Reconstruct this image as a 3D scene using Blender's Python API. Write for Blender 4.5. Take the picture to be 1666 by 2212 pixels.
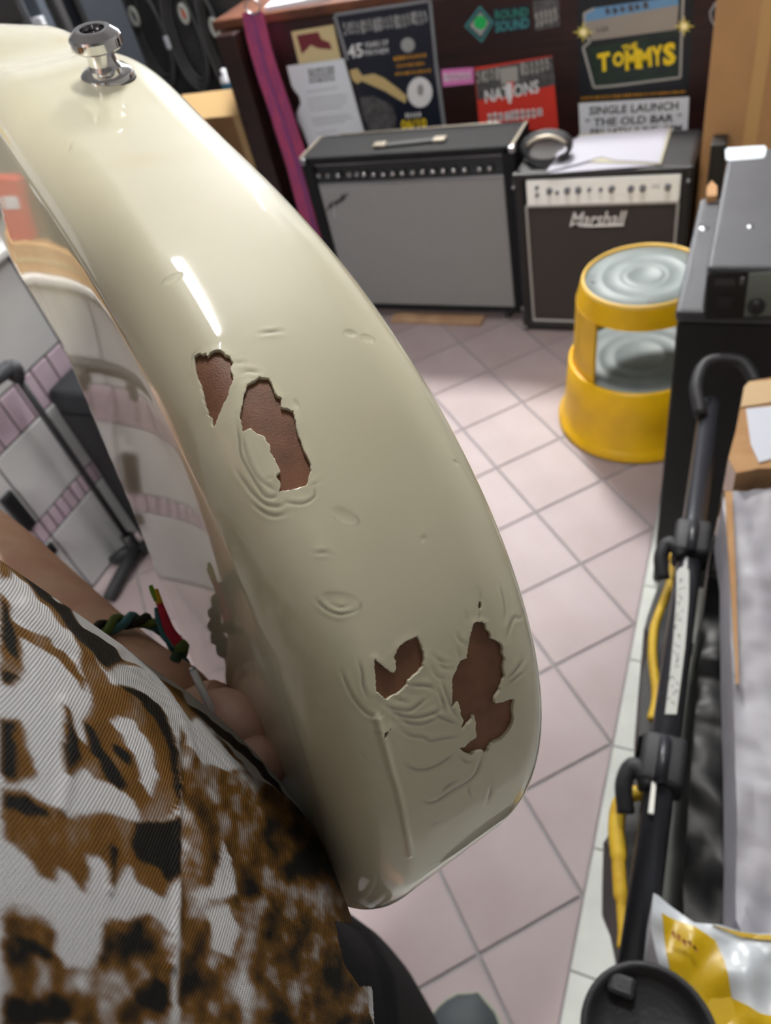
import bpy, bmesh, math, random
import numpy as np
from mathutils import Vector, Matrix

for o in list(bpy.data.objects): bpy.data.objects.remove(o)
scene = bpy.context.scene
COL = scene.collection
random.seed(5); RNG = np.random.default_rng(11)

# ------------------------------------------------------------------ camera
# room axes: X to the right along the shop counter, Y towards the counter, Z up (metres)
W, H = 1666, 2212
FPX = 1577.87
CAM = np.array([0.0, 0.0, 1.40])
YAW, PITCH, ROLL = .580058, .782467, .286533

def cam_axes():
    cy, sy = math.cos(YAW), math.sin(YAW)
    fwd = np.array([-sy*math.cos(PITCH), cy*math.cos(PITCH), -math.sin(PITCH)])
    right = np.array([cy, sy, 0.0]); down = np.cross(fwd, right)
    c, s = math.cos(ROLL), math.sin(ROLL)
    return np.array([c*right + s*down, -s*right + c*down, fwd])
R = cam_axes()
cam_data = bpy.data.cameras.new('camera'); cam = bpy.data.objects.new('camera', cam_data); COL.objects.link(cam)
m = Matrix.Identity(4)
for i in range(3):
    m[i][0], m[i][1], m[i][2], m[i][3] = R[0][i], -R[1][i], -R[2][i], CAM[i]
cam.matrix_world = m
cam_data.sensor_fit = 'AUTO'; cam_data.sensor_width = 36.0
cam_data.lens = FPX/H*36.0
cam_data.clip_start = 0.01
cam_data.dof.use_dof = True
cam_data.dof.focus_distance = 0.155
cam_data.dof.aperture_fstop = 24.0
scene.camera = cam

# ------------------------------------------------------------------ exposure, world, lamps
scene.view_settings.view_transform = 'Standard'; scene.view_settings.look = 'None'
scene.view_settings.gamma = 1.0; scene.view_settings.use_curve_mapping = False
scene.view_settings.exposure = EXPO = -0.12
world = bpy.data.worlds.new('shop_world'); scene.world = world; world.use_nodes = True
world.node_tree.nodes['Background'].inputs[0].default_value = (0.80, 0.90, 1.0, 1)
world.node_tree.nodes['Background'].inputs[1].default_value = 0.30
LAMPS = [  # ceiling panels: centre, size, turn in degrees, strength
    ((-1.28, 3.42, 2.66), (0.42, 0.42), 0., 290.0),
    ((-0.29, 1.235, 2.66), (0.58, 0.018), -39., 640.0),
    ((-0.90, -1.60, 2.66), (0.62, 0.30), 0., 125.0),  # unseen fill lamp, added to brighten upright surfaces facing the camera
    ((-0.98, 3.28, 2.66), (2.2, 0.035), 108.8, 90.0),  # unseen tube, added only for the long glint on the guitar's right edge
]

# ------------------------------------------------------------------ helpers
def ray(px):
    v = R.T @ np.array([(px[0]-W/2)/FPX, (px[1]-H/2)/FPX, 1.0]); return v
def onX(px, x): v = ray(px); return CAM + v*((x-CAM[0])/v[0])
def onY(px, y): v = ray(px); return CAM + v*((y-CAM[1])/v[1])
def onZ(px, z): v = ray(px); return CAM + v*((z-CAM[2])/v[2])
def deep(px, d): return CAM + ray(px)*d          # d = distance along the lens axis
def project(P):
    v = (np.asarray(P, float)-CAM) @ R.T
    return np.stack([W/2+FPX*v[..., 0]/v[..., 2], H/2+FPX*v[..., 1]/v[..., 2]], -1)

def lin(c):
    out = []
    for x in c[:3]:
        x /= 255.0; out.append(x/12.92 if x <= .04045 else ((x+.055)/1.055)**2.4)
    return (*out, 1.0)

MATS = {}
def mat(name, rgb, rough=.5, metal=0., coat=0., var=0., scale=20., bump=0., bscale=None, rgb2=None, spec=.5, emit=0., attr=None, stretch=None, detail=4., alpha=None, coat_rough=.04):
    """plain Principled material; a noise mixes rgb with rgb2 (colour of the thing itself) and gives fine relief"""
    if name in MATS: return MATS[name]
    m = bpy.data.materials.new(name); m.use_nodes = True; nt = m.node_tree; N = nt.nodes; L = nt.links
    b = N['Principled BSDF']
    b.inputs['Base Color'].default_value = lin(rgb); b.inputs['Roughness'].default_value = rough
    b.inputs['Metallic'].default_value = metal; b.inputs['Specular IOR Level'].default_value = spec
    b.inputs['Coat Weight'].default_value = coat; b.inputs['Coat Roughness'].default_value = coat_rough
    if alpha is not None: b.inputs['Alpha'].default_value = alpha
    if emit: b.inputs['Emission Color'].default_value = lin(rgb); b.inputs['Emission Strength'].default_value = emit
    tc = N.new('ShaderNodeTexCoord'); src = tc.outputs['Object']
    if stretch:
        mp = N.new('ShaderNodeMapping'); mp.inputs['Scale'].default_value = stretch; L.new(src, mp.inputs['Vector']); src = mp.outputs[0]
    if attr:
        a = N.new('ShaderNodeAttribute'); a.attribute_name = attr; base = a.outputs['Color']; L.new(base, b.inputs['Base Color'])
    if var or rgb2:
        nz = N.new('ShaderNodeTexNoise'); nz.inputs['Scale'].default_value = scale; nz.inputs['Detail'].default_value = detail; L.new(src, nz.inputs['Vector'])
        mx = N.new('ShaderNodeMix'); mx.data_type = 'RGBA'
        rp = N.new('ShaderNodeValToRGB'); rp.color_ramp.elements[0].position = .35; rp.color_ramp.elements[1].position = .68
        L.new(nz.outputs[0], rp.inputs[0]); L.new(rp.outputs[0], mx.inputs[0])
        c1 = lin(rgb); c2 = lin(rgb2) if rgb2 else tuple(x*(1-var) for x in c1[:3])+(1,)
        if attr:
            mx.blend_type = 'MULTIPLY'; L.new(base, mx.inputs[6]); mx.inputs[7].default_value = (1-var, 1-var, 1-var, 1)
        else:
            mx.inputs[6].default_value = c1; mx.inputs[7].default_value = c2
        L.new(mx.outputs[2], b.inputs['Base Color'])
    if bump:
        nb = N.new('ShaderNodeTexNoise'); nb.inputs['Scale'].default_value = bscale or scale*4; nb.inputs['Detail'].default_value = 3; L.new(src, nb.inputs['Vector'])
        bp = N.new('ShaderNodeBump'); bp.inputs['Strength'].default_value = bump; bp.inputs['Distance'].default_value = .002; L.new(nb.outputs[0], bp.inputs['Height']); L.new(bp.outputs[0], b.inputs['Normal'])
    MATS[name] = m; return m

def tag(o, label=None, cat=None, group=None, kind=None):
    if label: o['label'] = label
    if cat: o['category'] = cat
    if group: o['group'] = group
    if kind: o['kind'] = kind
    return o
def thing(name, label, cat, loc=(0, 0, 0), group=None):
    o = bpy.data.objects.new(name, None); COL.objects.link(o); o.location = loc; o.empty_display_size = .05
    return tag(o, label, cat, group)
def link(name, me, mt, parent=None, smooth=False):
    o = bpy.data.objects.new(name, me); COL.objects.link(o)
    if mt is not None:
        me.materials.clear(); me.materials.append(mt)
    if smooth: me.polygons.foreach_set('use_smooth', [True]*len(me.polygons))
    if parent is not None:
        o.parent = parent
        o.matrix_parent_inverse = Matrix.Translation(parent.location).inverted() if parent.type == 'EMPTY' else Matrix.Identity(4)
    return o

class MB:
    """collects verts and faces in world coordinates; build() links them as ONE mesh object"""
    def __init__(s): s.v = []; s.f = []
    def add(s, V, F):
        n = len(s.v); s.v += [tuple(map(float, p)) for p in V]; s.f += [tuple(i+n for i in f) for f in F]; return s
    def bm(s, b, M=None):
        b.verts.ensure_lookup_table()
        for i, v in enumerate(b.verts): v.index = i
        V = [(M @ v.co if M is not None else v.co)[:] for v in b.verts]; F = [[v.index for v in f.verts] for f in b.faces]
        b.free(); return s.add(V, F)
    def box(s, lo, hi, bev=0., M=None, seg=2):
        b = bmesh.new(); bmesh.ops.create_cube(b, size=1.0)
        lo = np.array(lo, float); hi = np.array(hi, float)
        for v in b.verts: v.co = Vector(((lo+hi)/2 + np.array(v.co)*(hi-lo)))
        if bev: bmesh.ops.bevel(b, geom=list(b.edges), offset=bev, segments=seg, affect='EDGES', profile=.5)
        return s.bm(b, M)
    def tube(s, pts, r, n=10, cap=True, flat=1.0, up=None):
        """a round bar along a smooth path; r one radius or one per point"""
        P = [np.array(p, float) for p in pts]; r = [r]*len(P) if np.isscalar(r) else list(r); V = []; F = []
        t = [P[min(i+1, len(P)-1)]-P[max(i-1, 0)] for i in range(len(P))]
        u = np.array(up, float) if up is not None else np.array([0, 0, 1.0])
        if abs(np.dot(u, t[0]))/ (np.linalg.norm(t[0])+1e-12) > .95: u = np.array([1.0, 0, 0])
        for i, p in enumerate(P):
            ti = t[i]/(np.linalg.norm(t[i])+1e-12); u = u-ti*np.dot(u, ti); u /= np.linalg.norm(u)+1e-12; w = np.cross(ti, u)
            for k in range(n):
                a = 2*math.pi*k/n; V.append(p+r[i]*(math.cos(a)*w+flat*math.sin(a)*u))
        for i in range(len(P)-1):
            for k in range(n):
                F.append((i*n+k, i*n+(k+1) % n, (i+1)*n+(k+1) % n, (i+1)*n+k))
        if cap: F += [tuple(range(n))[::-1], tuple(range((len(P)-1)*n, len(P)*n))]
        return s.add(V, F)
    def cyl(s, p0, p1, r, n=16): return s.tube([p0, p1], r, n)
    def lathe(s, prof, c=(0, 0, 0), ax=(0, 0, 1), n=32):
        """prof: (radius, height) pairs round axis ax through c"""
        ax = np.array(ax, float); ax /= np.linalg.norm(ax); u = np.array([1.0, 0, 0]) if abs(ax[0]) < .8 else np.array([0, 1.0, 0])
        u = u-ax*np.dot(u, ax); u /= np.linalg.norm(u); w = np.cross(ax, u); c = np.array(c, float); V = []; F = []
        for (r, h) in prof:
            for k in range(n):
                a = 2*math.pi*k/n; V.append(c+ax*h+max(r, 1e-5)*(math.cos(a)*u+math.sin(a)*w))
        for i in range(len(prof)-1):
            for k in range(n): F.append((i*n+k, i*n+(k+1) % n, (i+1)*n+(k+1) % n, (i+1)*n+k))
        return s.add(V, F)
    def prism(s, poly, d):
        """poly: 3-D outline; d: thickness vector"""
        P = [np.array(p, float) for p in poly]; d = np.array(d, float); n = len(P)
        F = [tuple(range(n)), tuple(range(2*n-1, n-1, -1))] + [(k, n+k, n+(k+1) % n, (k+1) % n) for k in range(n)]
        return s.add(P+[p+d for p in P], F)
    def grid(s, G, close_u=False):
        G = np.asarray(G, float); a, b = G.shape[:2]; F = []
        for i in range(a if close_u else a-1):
            for j in range(b-1):
                i2 = (i+1) % a; F.append((i*b+j, i2*b+j, i2*b+j+1, i*b+j+1))
        return s.add(G.reshape(-1, 3), F)
    def mesh(s, name):
        me = bpy.data.meshes.new(name); me.from_pydata(s.v, [], s.f); me.update()
        b = bmesh.new(); b.from_mesh(me); bmesh.ops.recalc_face_normals(b, faces=b.faces); b.to_mesh(me); b.free(); return me
    def build(s, name, mt, parent=None, smooth=False):
        return link(name, s.mesh(name), mt, parent, smooth)

def auto_smooth(o, deg=35):
    me = o.data; b = bmesh.new(); b.from_mesh(me)
    for f in b.faces: f.smooth = True
    for e in b.edges:
        if len(e.link_faces) == 2 and e.calc_face_angle(0) > math.radians(deg): e.smooth = False
    b.to_mesh(me); b.free(); return o

def smoothpath(pts, n=8):
    """Catmull-Rom through the points"""
    P = [np.array(p, float) for p in pts]; P = [2*P[0]-P[1]]+P+[2*P[-1]-P[-2]]; out = []
    for i in range(1, len(P)-2):
        for k in range(n):
            t = k/n; a, b, c, d = P[i-1:i+3]
            out.append(.5*((2*b)+(c-a)*t+(2*a-5*b+4*c-d)*t*t+(3*b-a-3*c+d)*t**3))
    out.append(P[-2]); return out

def text_verts(body, shear=0., bold=0., font_spacing=1.):
    cu = bpy.data.curves.new('lettering', 'FONT'); cu.body = body; cu.shear = shear; cu.offset = bold; cu.space_character = font_spacing; cu.resolution_u = 2
    o = bpy.data.objects.new('lettering', cu); COL.objects.link(o); dg = bpy.context.evaluated_depsgraph_get(); dg.update()
    me = o.evaluated_get(dg).to_mesh(); V = np.array([v.co[:2] for v in me.vertices]); F = [tuple(p.vertices) for p in me.polygons]
    o.evaluated_get(dg).to_mesh_clear(); bpy.data.objects.remove(o); bpy.data.curves.remove(cu)
    V -= V.min(0); V /= np.maximum(V.max(0), 1e-6); return V, F

def lettering(mb, body, place, shear=0., bold=0., spacing=1.):
    """place(u, v) gives the 3-D point of the text box, u along, v up, both 0..1"""
    V, F = text_verts(body, shear, bold, spacing); mb.add([place(u, v) for u, v in V], F); return mb
def quad_place(tl, tr, bl, y, br=None):
    """text box given by its corners on the plane Y = y"""
    tl, tr, bl = [np.array(p, float) for p in (tl, tr, bl)]; br = np.array(br, float) if br is not None else tr+bl-tl
    return lambda u, v: onY((bl*(1-u)+br*u)*(1-v)+(tl*(1-u)+tr*u)*v, y)

M_BLACK = mat('black_plastic', (26, 27, 30), .42, bump=.15, bscale=500)
M_DARK = mat('black_vinyl', (25, 26, 29), .6, spec=.2, bump=.5, bscale=900)
M_RUBBER = mat('black_rubber', (38, 39, 43), .6, bump=.2, bscale=300)
M_CHROME = mat('chrome', (228, 228, 232), .06, 1.0)
M_STEEL = mat('steel', (170, 172, 178), .3, 1.0)
M_PAPER = mat('white_paper', (222, 226, 236), .7, var=.04, scale=8)
M_INK = mat('black_ink', (38, 38, 42), .7)
M_CARD = mat('cardboard', (176, 132, 88), .75, var=.12, scale=9, bump=.2, bscale=200)
M_SILVER = mat('silver_print', (185, 186, 190), .45)
# ------------------------------------------------------------------ room shell
M_GROUT = mat('grout', (148, 143, 147), .8, var=.1, scale=30)
M_TILE = mat('pink_floor_tile', (166, 152, 155), .5, rgb2=(156, 140, 142), scale=5, bump=.06, bscale=60)
M_TILEW = mat('white_floor_tile', (196, 200, 196), .4, rgb2=(184, 188, 184), scale=14, bump=.05, bscale=60)
M_WTILE = mat('white_wall_tile', (206, 208, 210), .2, rgb2=(196, 196, 200), scale=7)
M_WPINK = mat('pink_border_tile', (204, 186, 200), .3, rgb2=(192, 172, 188), scale=25)
M_WALL = mat('painted_wall', (150, 148, 144), .8, var=.05, scale=3)
M_WALLGROUT = mat('wall_grout', (98, 95, 98), .8)
M_CEIL = mat('ceiling_paint', (172, 172, 170), .9)

def structure(o): o['kind'] = 'structure'; return o
floor = structure(MB().box((-3.2, -2.2, -.08), (1.8, 4.6, -.004)).build('floor', M_GROUT))
TS = .2026; T0 = np.array([-.371957, 1.199985])*1.40      # pitch of the diagonal tiles, one joint crossing
XS = -.0886                                               # edge between pink and white tiles
c45 = math.cos(math.pi/4)
def clip(poly, f):
    """keep the side of the polygon where f(p) >= 0"""
    out = []
    for a, b in zip(poly, poly[1:]+poly[:1]):
        fa, fb = f(a), f(b)
        if fa >= 0: out.append(a)
        if (fa >= 0) != (fb >= 0): t = fa/(fa-fb); out.append((a[0]+(b[0]-a[0])*t, a[1]+(b[1]-a[1])*t))
    return out
def tile_mesh(name, poly, z0, z1, bev=.0012):
    b = bmesh.new(); vs = [b.verts.new((x, y, z1)) for x, y in poly]; f = b.faces.new(vs)
    r = bmesh.ops.inset_region(b, faces=[f], thickness=bev, depth=0)
    for v in vs: v.co.z = z1-bev
    lo = [b.verts.new((x, y, z0)) for x, y in poly]; n = len(vs)
    for k in range(n): b.faces.new((vs[k], lo[k], lo[(k+1) % n], vs[(k+1) % n]))
    bmesh.ops.recalc_face_normals(b, faces=b.faces)
    me = bpy.data.meshes.new(name); b.to_mesh(me); b.free(); return me
g = .0037
def diag(i, j): return (T0[0]+TS*c45*(-i+j), T0[1]+TS*c45*(-i-j))
half = TS/2-g
sq = [(0, half*2*c45), (-half*2*c45, 0), (0, -half*2*c45), (half*2*c45, 0)]
full = tile_mesh('tile', sq, -.004, 0)
for i in range(-9, 12):
    for j in range(-6, 14):
        ctr = (T0[0]+TS*c45*(-i+j), T0[1]+TS*c45*(-i-j-1))
        poly = [(ctr[0]+x, ctr[1]+y) for x, y in sq]
        if ctr[1] < -.45 or ctr[1] > 2.45 or ctr[0] < -1.60: continue
        xs = [p[0] for p in poly]
        if min(xs) > XS-.004: continue
        if max(xs) > XS-.002 or min(xs) < -1.487:
            poly = clip(poly, lambda p: XS-.002-p[0]); poly = clip(poly, lambda p: p[0]+1.487)
            if len(poly) < 3: continue
            link('tile', tile_mesh('tile', poly, -.004, 0), M_TILE, floor)
        else:
            o = link('tile', full, M_TILE, floor); o.location = (*ctr, 0)
wsq = [(-.0985, -.0985), (.0985, -.0985), (.0985, .0985), (-.0985, .0985)]
wfull = tile_mesh('tile', wsq, -.004, 0)
for i in range(4):
    for j in range(-2, 9):
        o = link('tile', wfull, M_TILEW, floor); o.location = (XS+.1005+i*.2, .175+j*.2, 0)

structure(MB().box((-3.2, -2.2, 2.70), (1.8, 4.6, 2.78)).build('ceiling', M_CEIL))
structure(MB().box((-3.2, 4.5, 0), (1.8, 4.6, 2.7)).build('wall_back', M_WALL))
structure(MB().box((1.7, -2.2, 0), (1.8, 4.5, 2.7)).build('wall_right', M_WALL))
structure(MB().box((-3.2, -2.2, 0), (1.7, -2.1, 2.7)).build('wall_front', M_WALL))
structure(MB().box((-3.2, -2.1, 0), (-3.1, 4.5, 2.7)).build('wall_outer', M_WALL))
# daylight window in the far wall (mirrored in the rim of the guitar)
WX0, WX1, WZ0, WZ1 = -1.84, -1.46, 1.30, 2.55
wn = structure(MB().box((WX0-.06, 4.44, WZ0-.06), (WX0, 4.50, WZ1+.06)).box((WX1, 4.44, WZ0-.06), (WX1+.06, 4.50, WZ1+.06)).box((WX0, 4.44, WZ1), (WX1, 4.50, WZ1+.06)).box((WX0, 4.44, WZ0-.06), (WX1, 4.50, WZ0)).build('window_1', mat('window_frame_paint', (220, 220, 218), .4)))
for x0, x1 in ((WX0, (WX0+WX1)/2-.02), ((WX0+WX1)/2+.02, WX1)):
    MB().box((x0, 4.485, WZ0), (x1, 4.492, WZ1)).build('pane', mat('bright_daylight_pane', (226, 238, 255), .3, emit=32.0), wn)
MB().box(((WX0+WX1)/2-.02, 4.45, WZ0), ((WX0+WX1)/2+.02, 4.50, WZ1)).build('mullion', MATS['window_frame_paint'], wn)
# the low tiled wall on the left with a ledge on top
LX = -1.49; LTOP = .806
wl = structure(MB().box((-1.92, -1.2, 0), (LX-.005, 1.52, LTOP)).build('wall_left', M_WALLGROUT))
def wall_tile(y0, y1, z0, z1, mt, j=.0028, dx=0.):
    me = MB().box((LX-.005, y0+j, z0+j), (LX+dx, y1-j, z1-j), bev=.0015, seg=1).mesh('tile')
    return link('tile', me, mt, wl)
GY = 1.085                                                 # a vertical joint seen in the photo
for k in range(-4, 2):
    for (z0, z1) in ((.575, LTOP), (.275, .474), (0., .217)):
        y0, y1 = GY+.33*k, min(GY+.33*(k+1), 1.52)
        if y0 < 1.5: wall_tile(y0, y1, z0, z1, M_WTILE)
y = GY
for k in range(-19, 8):                                    # broad border of upright narrow tiles
    y0 = GY+.057*k
    if y0 > -.01 and y0 < 1.46: wall_tile(y0, y0+.057, .474, .575, M_WPINK)
for k in range(-36, 14):                                   # thin lower border
    y0 = GY+.03*k
    if y0 > -.01 and y0 < 1.49: wall_tile(y0, y0+.03, .217, .275, M_WPINK)
structure(MB().box((-1.93, -1.2, LTOP), (LX+.012, 1.53, LTOP+.018), bev=.004).build('trim_1', mat('white_ledge', (225, 226, 228), .35)))

# black narrow cable boxes on the tiled wall, below the shelf
for k, (y0, y1, z0, z1, lab) in enumerate(((.705, .742, .286, .398, 'taller narrow black box fixed to the white wall tiles above the thin border'),
                                           (.707, .740, .180, .214, 'short black box fixed to the wall tiles just under the thin border'))):
    t = thing('cable_box', lab, 'cable box', (LX, (y0+y1)/2, z0), 'black boxes on the tiled wall')
    MB().box((LX, y0, z0), (LX+.012, y1, z1), bev=.003).build('box_body', M_BLACK, t)
    MB().box((LX+.012, y0+.006, z0+.006), (LX+.014, y1-.006, z1-.006), bev=.001).build('cover', M_DARK, t)

# ------------------------------------------------------------------ ceiling lamps
M_HOUSE = mat('lamp_housing', (215, 215, 215), .4)
for k, ((c, s, turn, e), lab) in enumerate(zip(LAMPS, ('square bright ceiling panel lamp above the far side of the shop counter', 'short ceiling tube lamp set slantwise above the open floor', 'unseen fill panel lamp added behind the person', 'unseen thin tube lamp added to streak the guitar rim'))):
    mt = mat('lamp_diffuser_'+('square', 'tube', 'long', 'thin')[k], (255, 252, 246), .5, emit=e)
    t = thing('ceiling_light', lab, 'ceiling light', c)
    M = Matrix.Translation(c) @ Matrix.Rotation(math.radians(turn), 4, 'Z')
    MB().box((-s[0]/2-.02, -s[1]/2-.02, 0), (s[0]/2+.02, s[1]/2+.02, .04), bev=.004, M=M).build('housing', M_HOUSE, t)
    MB().box((-s[0]/2, -s[1]/2, -.012), (s[0]/2, s[1]/2, -.001), M=M).build('diffuser', mt, t)
# ------------------------------------------------------------------ dark wooden shop counter
YC = 2.45
M_WOOD = mat('dark_counter_wood', (46, 23, 21), .35, rgb2=(33, 17, 17), scale=6, stretch=(1, 1, 9), bump=.1, bscale=60)
M_WOODE = mat('worn_counter_edge', (112, 66, 40), .45, rgb2=(74, 40, 28), scale=8)
ct = thing('shop_counter', 'long dark brown wooden counter covered with posters and stickers behind the amplifiers', 'counter', (-.3, 2.65, 0))
MB().box((-1.685, YC, 0), (1.2, 2.86, .872), bev=.004).build('front_panel', M_WOOD, ct)
MB().box((-1.72, YC-.001, .873), (1.22, 2.9, .905), bev=.008).build('counter_top', M_WOODE, ct)
MB().box((-1.690, YC-.055, 0), (-1.612, YC-.001, .872), bev=.006).build('corner_post', M_WOOD, ct)
for z in (.700, .722):
    MB().box((-1.60, YC-.0014, z), (1.2, YC-.0002, z+.010), bev=.0005).build('moulding', M_WOOD, ct)
MB().box((-1.60, YC-.016, 0), (1.2, YC-.0005, .09), bev=.004).build('plinth', M_WOOD, ct)

def A(x, y): return (480+x*.32413, y*.32413)                   # picture crops used for measuring
def B(x, y): return (940+x*.43577, y*.43577)
def flat(name, px, mt, parent=None, dy=.0, thick=0.):
    """a flat printed shape at distance dy in front of the counter; thick > 0 makes a sheet"""
    mb = MB(); P = [onY(p, YC-dy) for p in px]
    if thick: mb.prism(P, (0, thick, 0))
    else: mb.add(P, [tuple(range(len(P)))])
    return mb.build(name, mt, parent)
def strokes(mb, tl, tr, bl, n, dy, w=.5, seed=0):
    """unreadable print: a row of small upright and slanted strokes"""
    r = random.Random(seed); tl, tr, bl = [np.array(p, float) for p in (tl, tr, bl)]; u = (tr-tl)/n; v = bl-tl
    for k in range(n):
        a = r.uniform(0, .12); b_ = r.uniform(.86, 1.0); s = r.uniform(-.25, .25)
        for (x0, y0, x1, y1) in ((.1, a, .1+w*.5, b_), (.1, .42+s*.3, .85, .42+s*.3+.22)) if r.random() < .7 else ((.15, a, .15+w*.45, b_), (.5+.2*s, a, .5+w*.4+.2*s, b_)):
            q = [tl+u*(k+x0)+v*y0, tl+u*(k+x1)+v*y0, tl+u*(k+x1)+v*y1, tl+u*(k+x0)+v*y1]
            mb.add([onY(p, YC-dy) for p in q], [(0, 1, 2, 3)])
    return mb
def disc(c, rx, ry, n=28, rot=0.):
    return [(c[0]+rx*math.cos(t)*math.cos(rot)-ry*math.sin(t)*math.sin(rot), c[1]+rx*math.cos(t)*math.sin(rot)+ry*math.sin(t)*math.cos(rot)) for t in [2*math.pi*k/n for k in range(n)]]

INK_NAVY = mat('navy_print', (26, 30, 44), .35); INK_GREY = mat('grey_print', (150, 150, 152), .6); INK_ORANGE = mat('orange_print', (196, 138, 36), .6)
INK_YELLOW = mat('yellow_print', (232, 200, 24), .6); INK_CREAM = mat('cream_print', (196, 172, 120), .6); INK_WHITE = mat('white_print', (222, 222, 226), .6)
INK_RED = mat('red_print', (206, 54, 42), .55); INK_MAROON = mat('maroon_print', (110, 36, 46), .6); INK_TEAL = mat('teal_print', (58, 128, 132), .5)
INK_GREEN = mat('green_print', (20, 168, 84), .5); INK_DGREEN = mat('dark_green_print', (30, 52, 36), .4, rgb2=(18, 28, 30), scale=18); INK_BLUE = mat('blue_print', (98, 142, 182), .5)
INK_PINK = mat('pink_print', (214, 120, 186), .5); INK_SLATE = mat('slate_print', (92, 90, 94), .5, rgb2=(60, 58, 60), scale=60); INK_PALE = mat('pale_grey_print', (160, 158, 154), .5)
M_SLEEVE = mat('clear_sleeve_edge', (128, 130, 136), .15)

# festival poster in a clear sleeve
p = flat('poster', [A(762, 108), A(1375, 14), A(1392, 300), A(1425, 520), A(1466, 836), A(950, 886), A(880, 560), A(830, 390)], INK_NAVY, None, .004, .001)
tag(p, 'large navy concert poster with a 45 YEARS heading in a clear sleeve on the counter', 'poster')
for a, b, w in ((A(745, 100), A(1385, 3), 7), (A(1385, 3), A(1425, 420), 7), (A(1425, 420), A(1480, 838), 8), (A(748, 100), A(835, 400), 7)):
    d = np.array(b, float)-a; nrm = np.array([-d[1], d[0]])/np.hypot(*d)*w/2
    flat('sleeve_edge', [a+nrm, b+nrm, b-nrm, a-nrm], M_SLEEVE, p, .0062, .001)
strokes(MB(), A(800, 150), A(1365, 62), A(815, 245), 20, .0046, .9, 3).build('headline', INK_GREY, p)
mb = lettering(MB(), '45', quad_place(A(832, 300), A(932, 285), A(842, 392), YC-.0046), bold=.02)
lettering(mb, 'YEARS OF', quad_place(A(945, 285), A(1105, 262), A(950, 322), YC-.0046)); lettering(mb, 'MAYHEM', quad_place(A(948, 335), A(1105, 318), A(952, 372), YC-.0046)); mb.build('lettering', INK_WHITE, p)
mb = MB()
for k, (a, b, c) in enumerate(((A(1138, 378), A(1362, 352), A(1142, 408)), (A(1160, 428), A(1350, 408), A(1164, 455)), (A(1150, 482), A(1392, 456), A(1154, 508)))): strokes(mb, a, b, c, 9+k, .0046, .8, 20+k)
mb.build('lettering', INK_ORANGE, p)
flat('picture', [A(850, 470), A(900, 455), A(935, 505), A(1010, 490), A(1080, 520), A(1160, 580), A(1232, 640), A(1222, 688), A(1170, 660), A(1090, 610), A(1000, 570), A(930, 540), A(900, 560), A(865, 530)], INK_CREAM, p, .0045)
flat('picture', [A(920, 650), A(1010, 640), A(1130, 700), A(1160, 790), A(1150, 858), A(990, 868), A(935, 770)], INK_SLATE, p, .0044)
flat('badge', disc(A(1318, 615), 27, 33), INK_WHITE, p, .0046); flat('badge', disc(A(1322, 600), 7, 13), INK_GREY, p, .0048)
flat('badge', disc(A(1238, 300), 15, 16), INK_GREY, p, .0046)
mb = strokes(MB(), A(1218, 756), A(1325, 748), A(1222, 788), 5, .0046, .9, 8); mb.build('lettering', INK_WHITE, p)
lettering(MB(), '06/10', quad_place(A(1190, 800), A(1360, 786), A(1196, 862), YC-.0046), bold=.03).build('lettering', INK_YELLOW, p)

p = flat('card', [A(460, 212), A(742, 165), A(790, 392), A(512, 425)], mat('cream_card', (204, 186, 142), .6), None, .003, .0015)
tag(p, 'small cream card with a maroon picture pinned above the white sheet', 'card')
flat('picture', [A(495, 236), A(640, 212), A(662, 262), A(716, 282), A(732, 330), A(640, 322), A(590, 300), A(532, 362)], INK_MAROON, p, .0034)
p = flat('notice', [A(430, 440), A(810, 390), A(945, 875), A(740, 905), A(600, 1042), A(570, 960), A(535, 870), A(502, 800), A(497, 752), A(525, 690), A(512, 640), A(482, 605), A(462, 570)], M_PAPER, None, .0056, .001)
tag(p, 'white typed sheet with a torn left edge pinned under the cream card', 'notice')
mb = MB()
for k in range(4): strokes(mb, A(570+k*3, 462+k*25), A(742+k*4, 440+k*25), A(572+k*3, 482+k*25), 7, .0062, 1.2, 40+k)
mb.build('heading', INK_SLATE, p)
mb = MB()
for k, (x0, y0, x1, y1) in enumerate(((560, 612, 770, 580), (565, 660, 830, 630), (568, 685, 835, 655), (572, 712, 830, 682), (590, 735, 800, 710), (598, 790, 850, 762), (600, 808, 870, 782), (610, 830, 820, 806), (630, 890, 760, 868))):
    q = [A(x0, y0), A(x1, y1), A(x1, y1+5), A(x0, y0+5)]; mb.add([onY(t, YC-.0062) for t in q], [(0, 1, 2, 3)])
mb.build('typed_lines', INK_GREY, p)

p = flat('sticker', [B(145, 130), B(222, 28), B(292, 110), B(232, 212)], INK_TEAL, None, .002, .0008); tag(p, 'diamond sticker with a bright green dot on the counter', 'sticker')
flat('dark_field', [B(158, 130), B(223, 44), B(280, 112), B(230, 198)], INK_NAVY, p, .0024); flat('pale_field', [B(170, 128), B(224, 58), B(270, 112), B(228, 182)], INK_GREY, p, .0026)
flat('green_dot', disc(B(225, 112), 14, 15), INK_GREEN, p, .0028)
p = flat('sticker', [B(285, 45), B(465, 24), B(472, 142), B(296, 168)], INK_NAVY, None, .002, .0008); tag(p, 'dark sticker with teal SOUND lettering to the right of the diamond', 'sticker')
lettering(MB(), 'ROUND', quad_place(B(296, 52), B(462, 34), B(298, 98), YC-.0026), bold=.03).build('lettering', mat('green_teal_print', (40, 118, 104), .5), p)
lettering(MB(), 'SOUND', quad_place(B(298, 108), B(466, 84), B(300, 162), YC-.0026), bold=.03).build('lettering', INK_TEAL, p)
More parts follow.
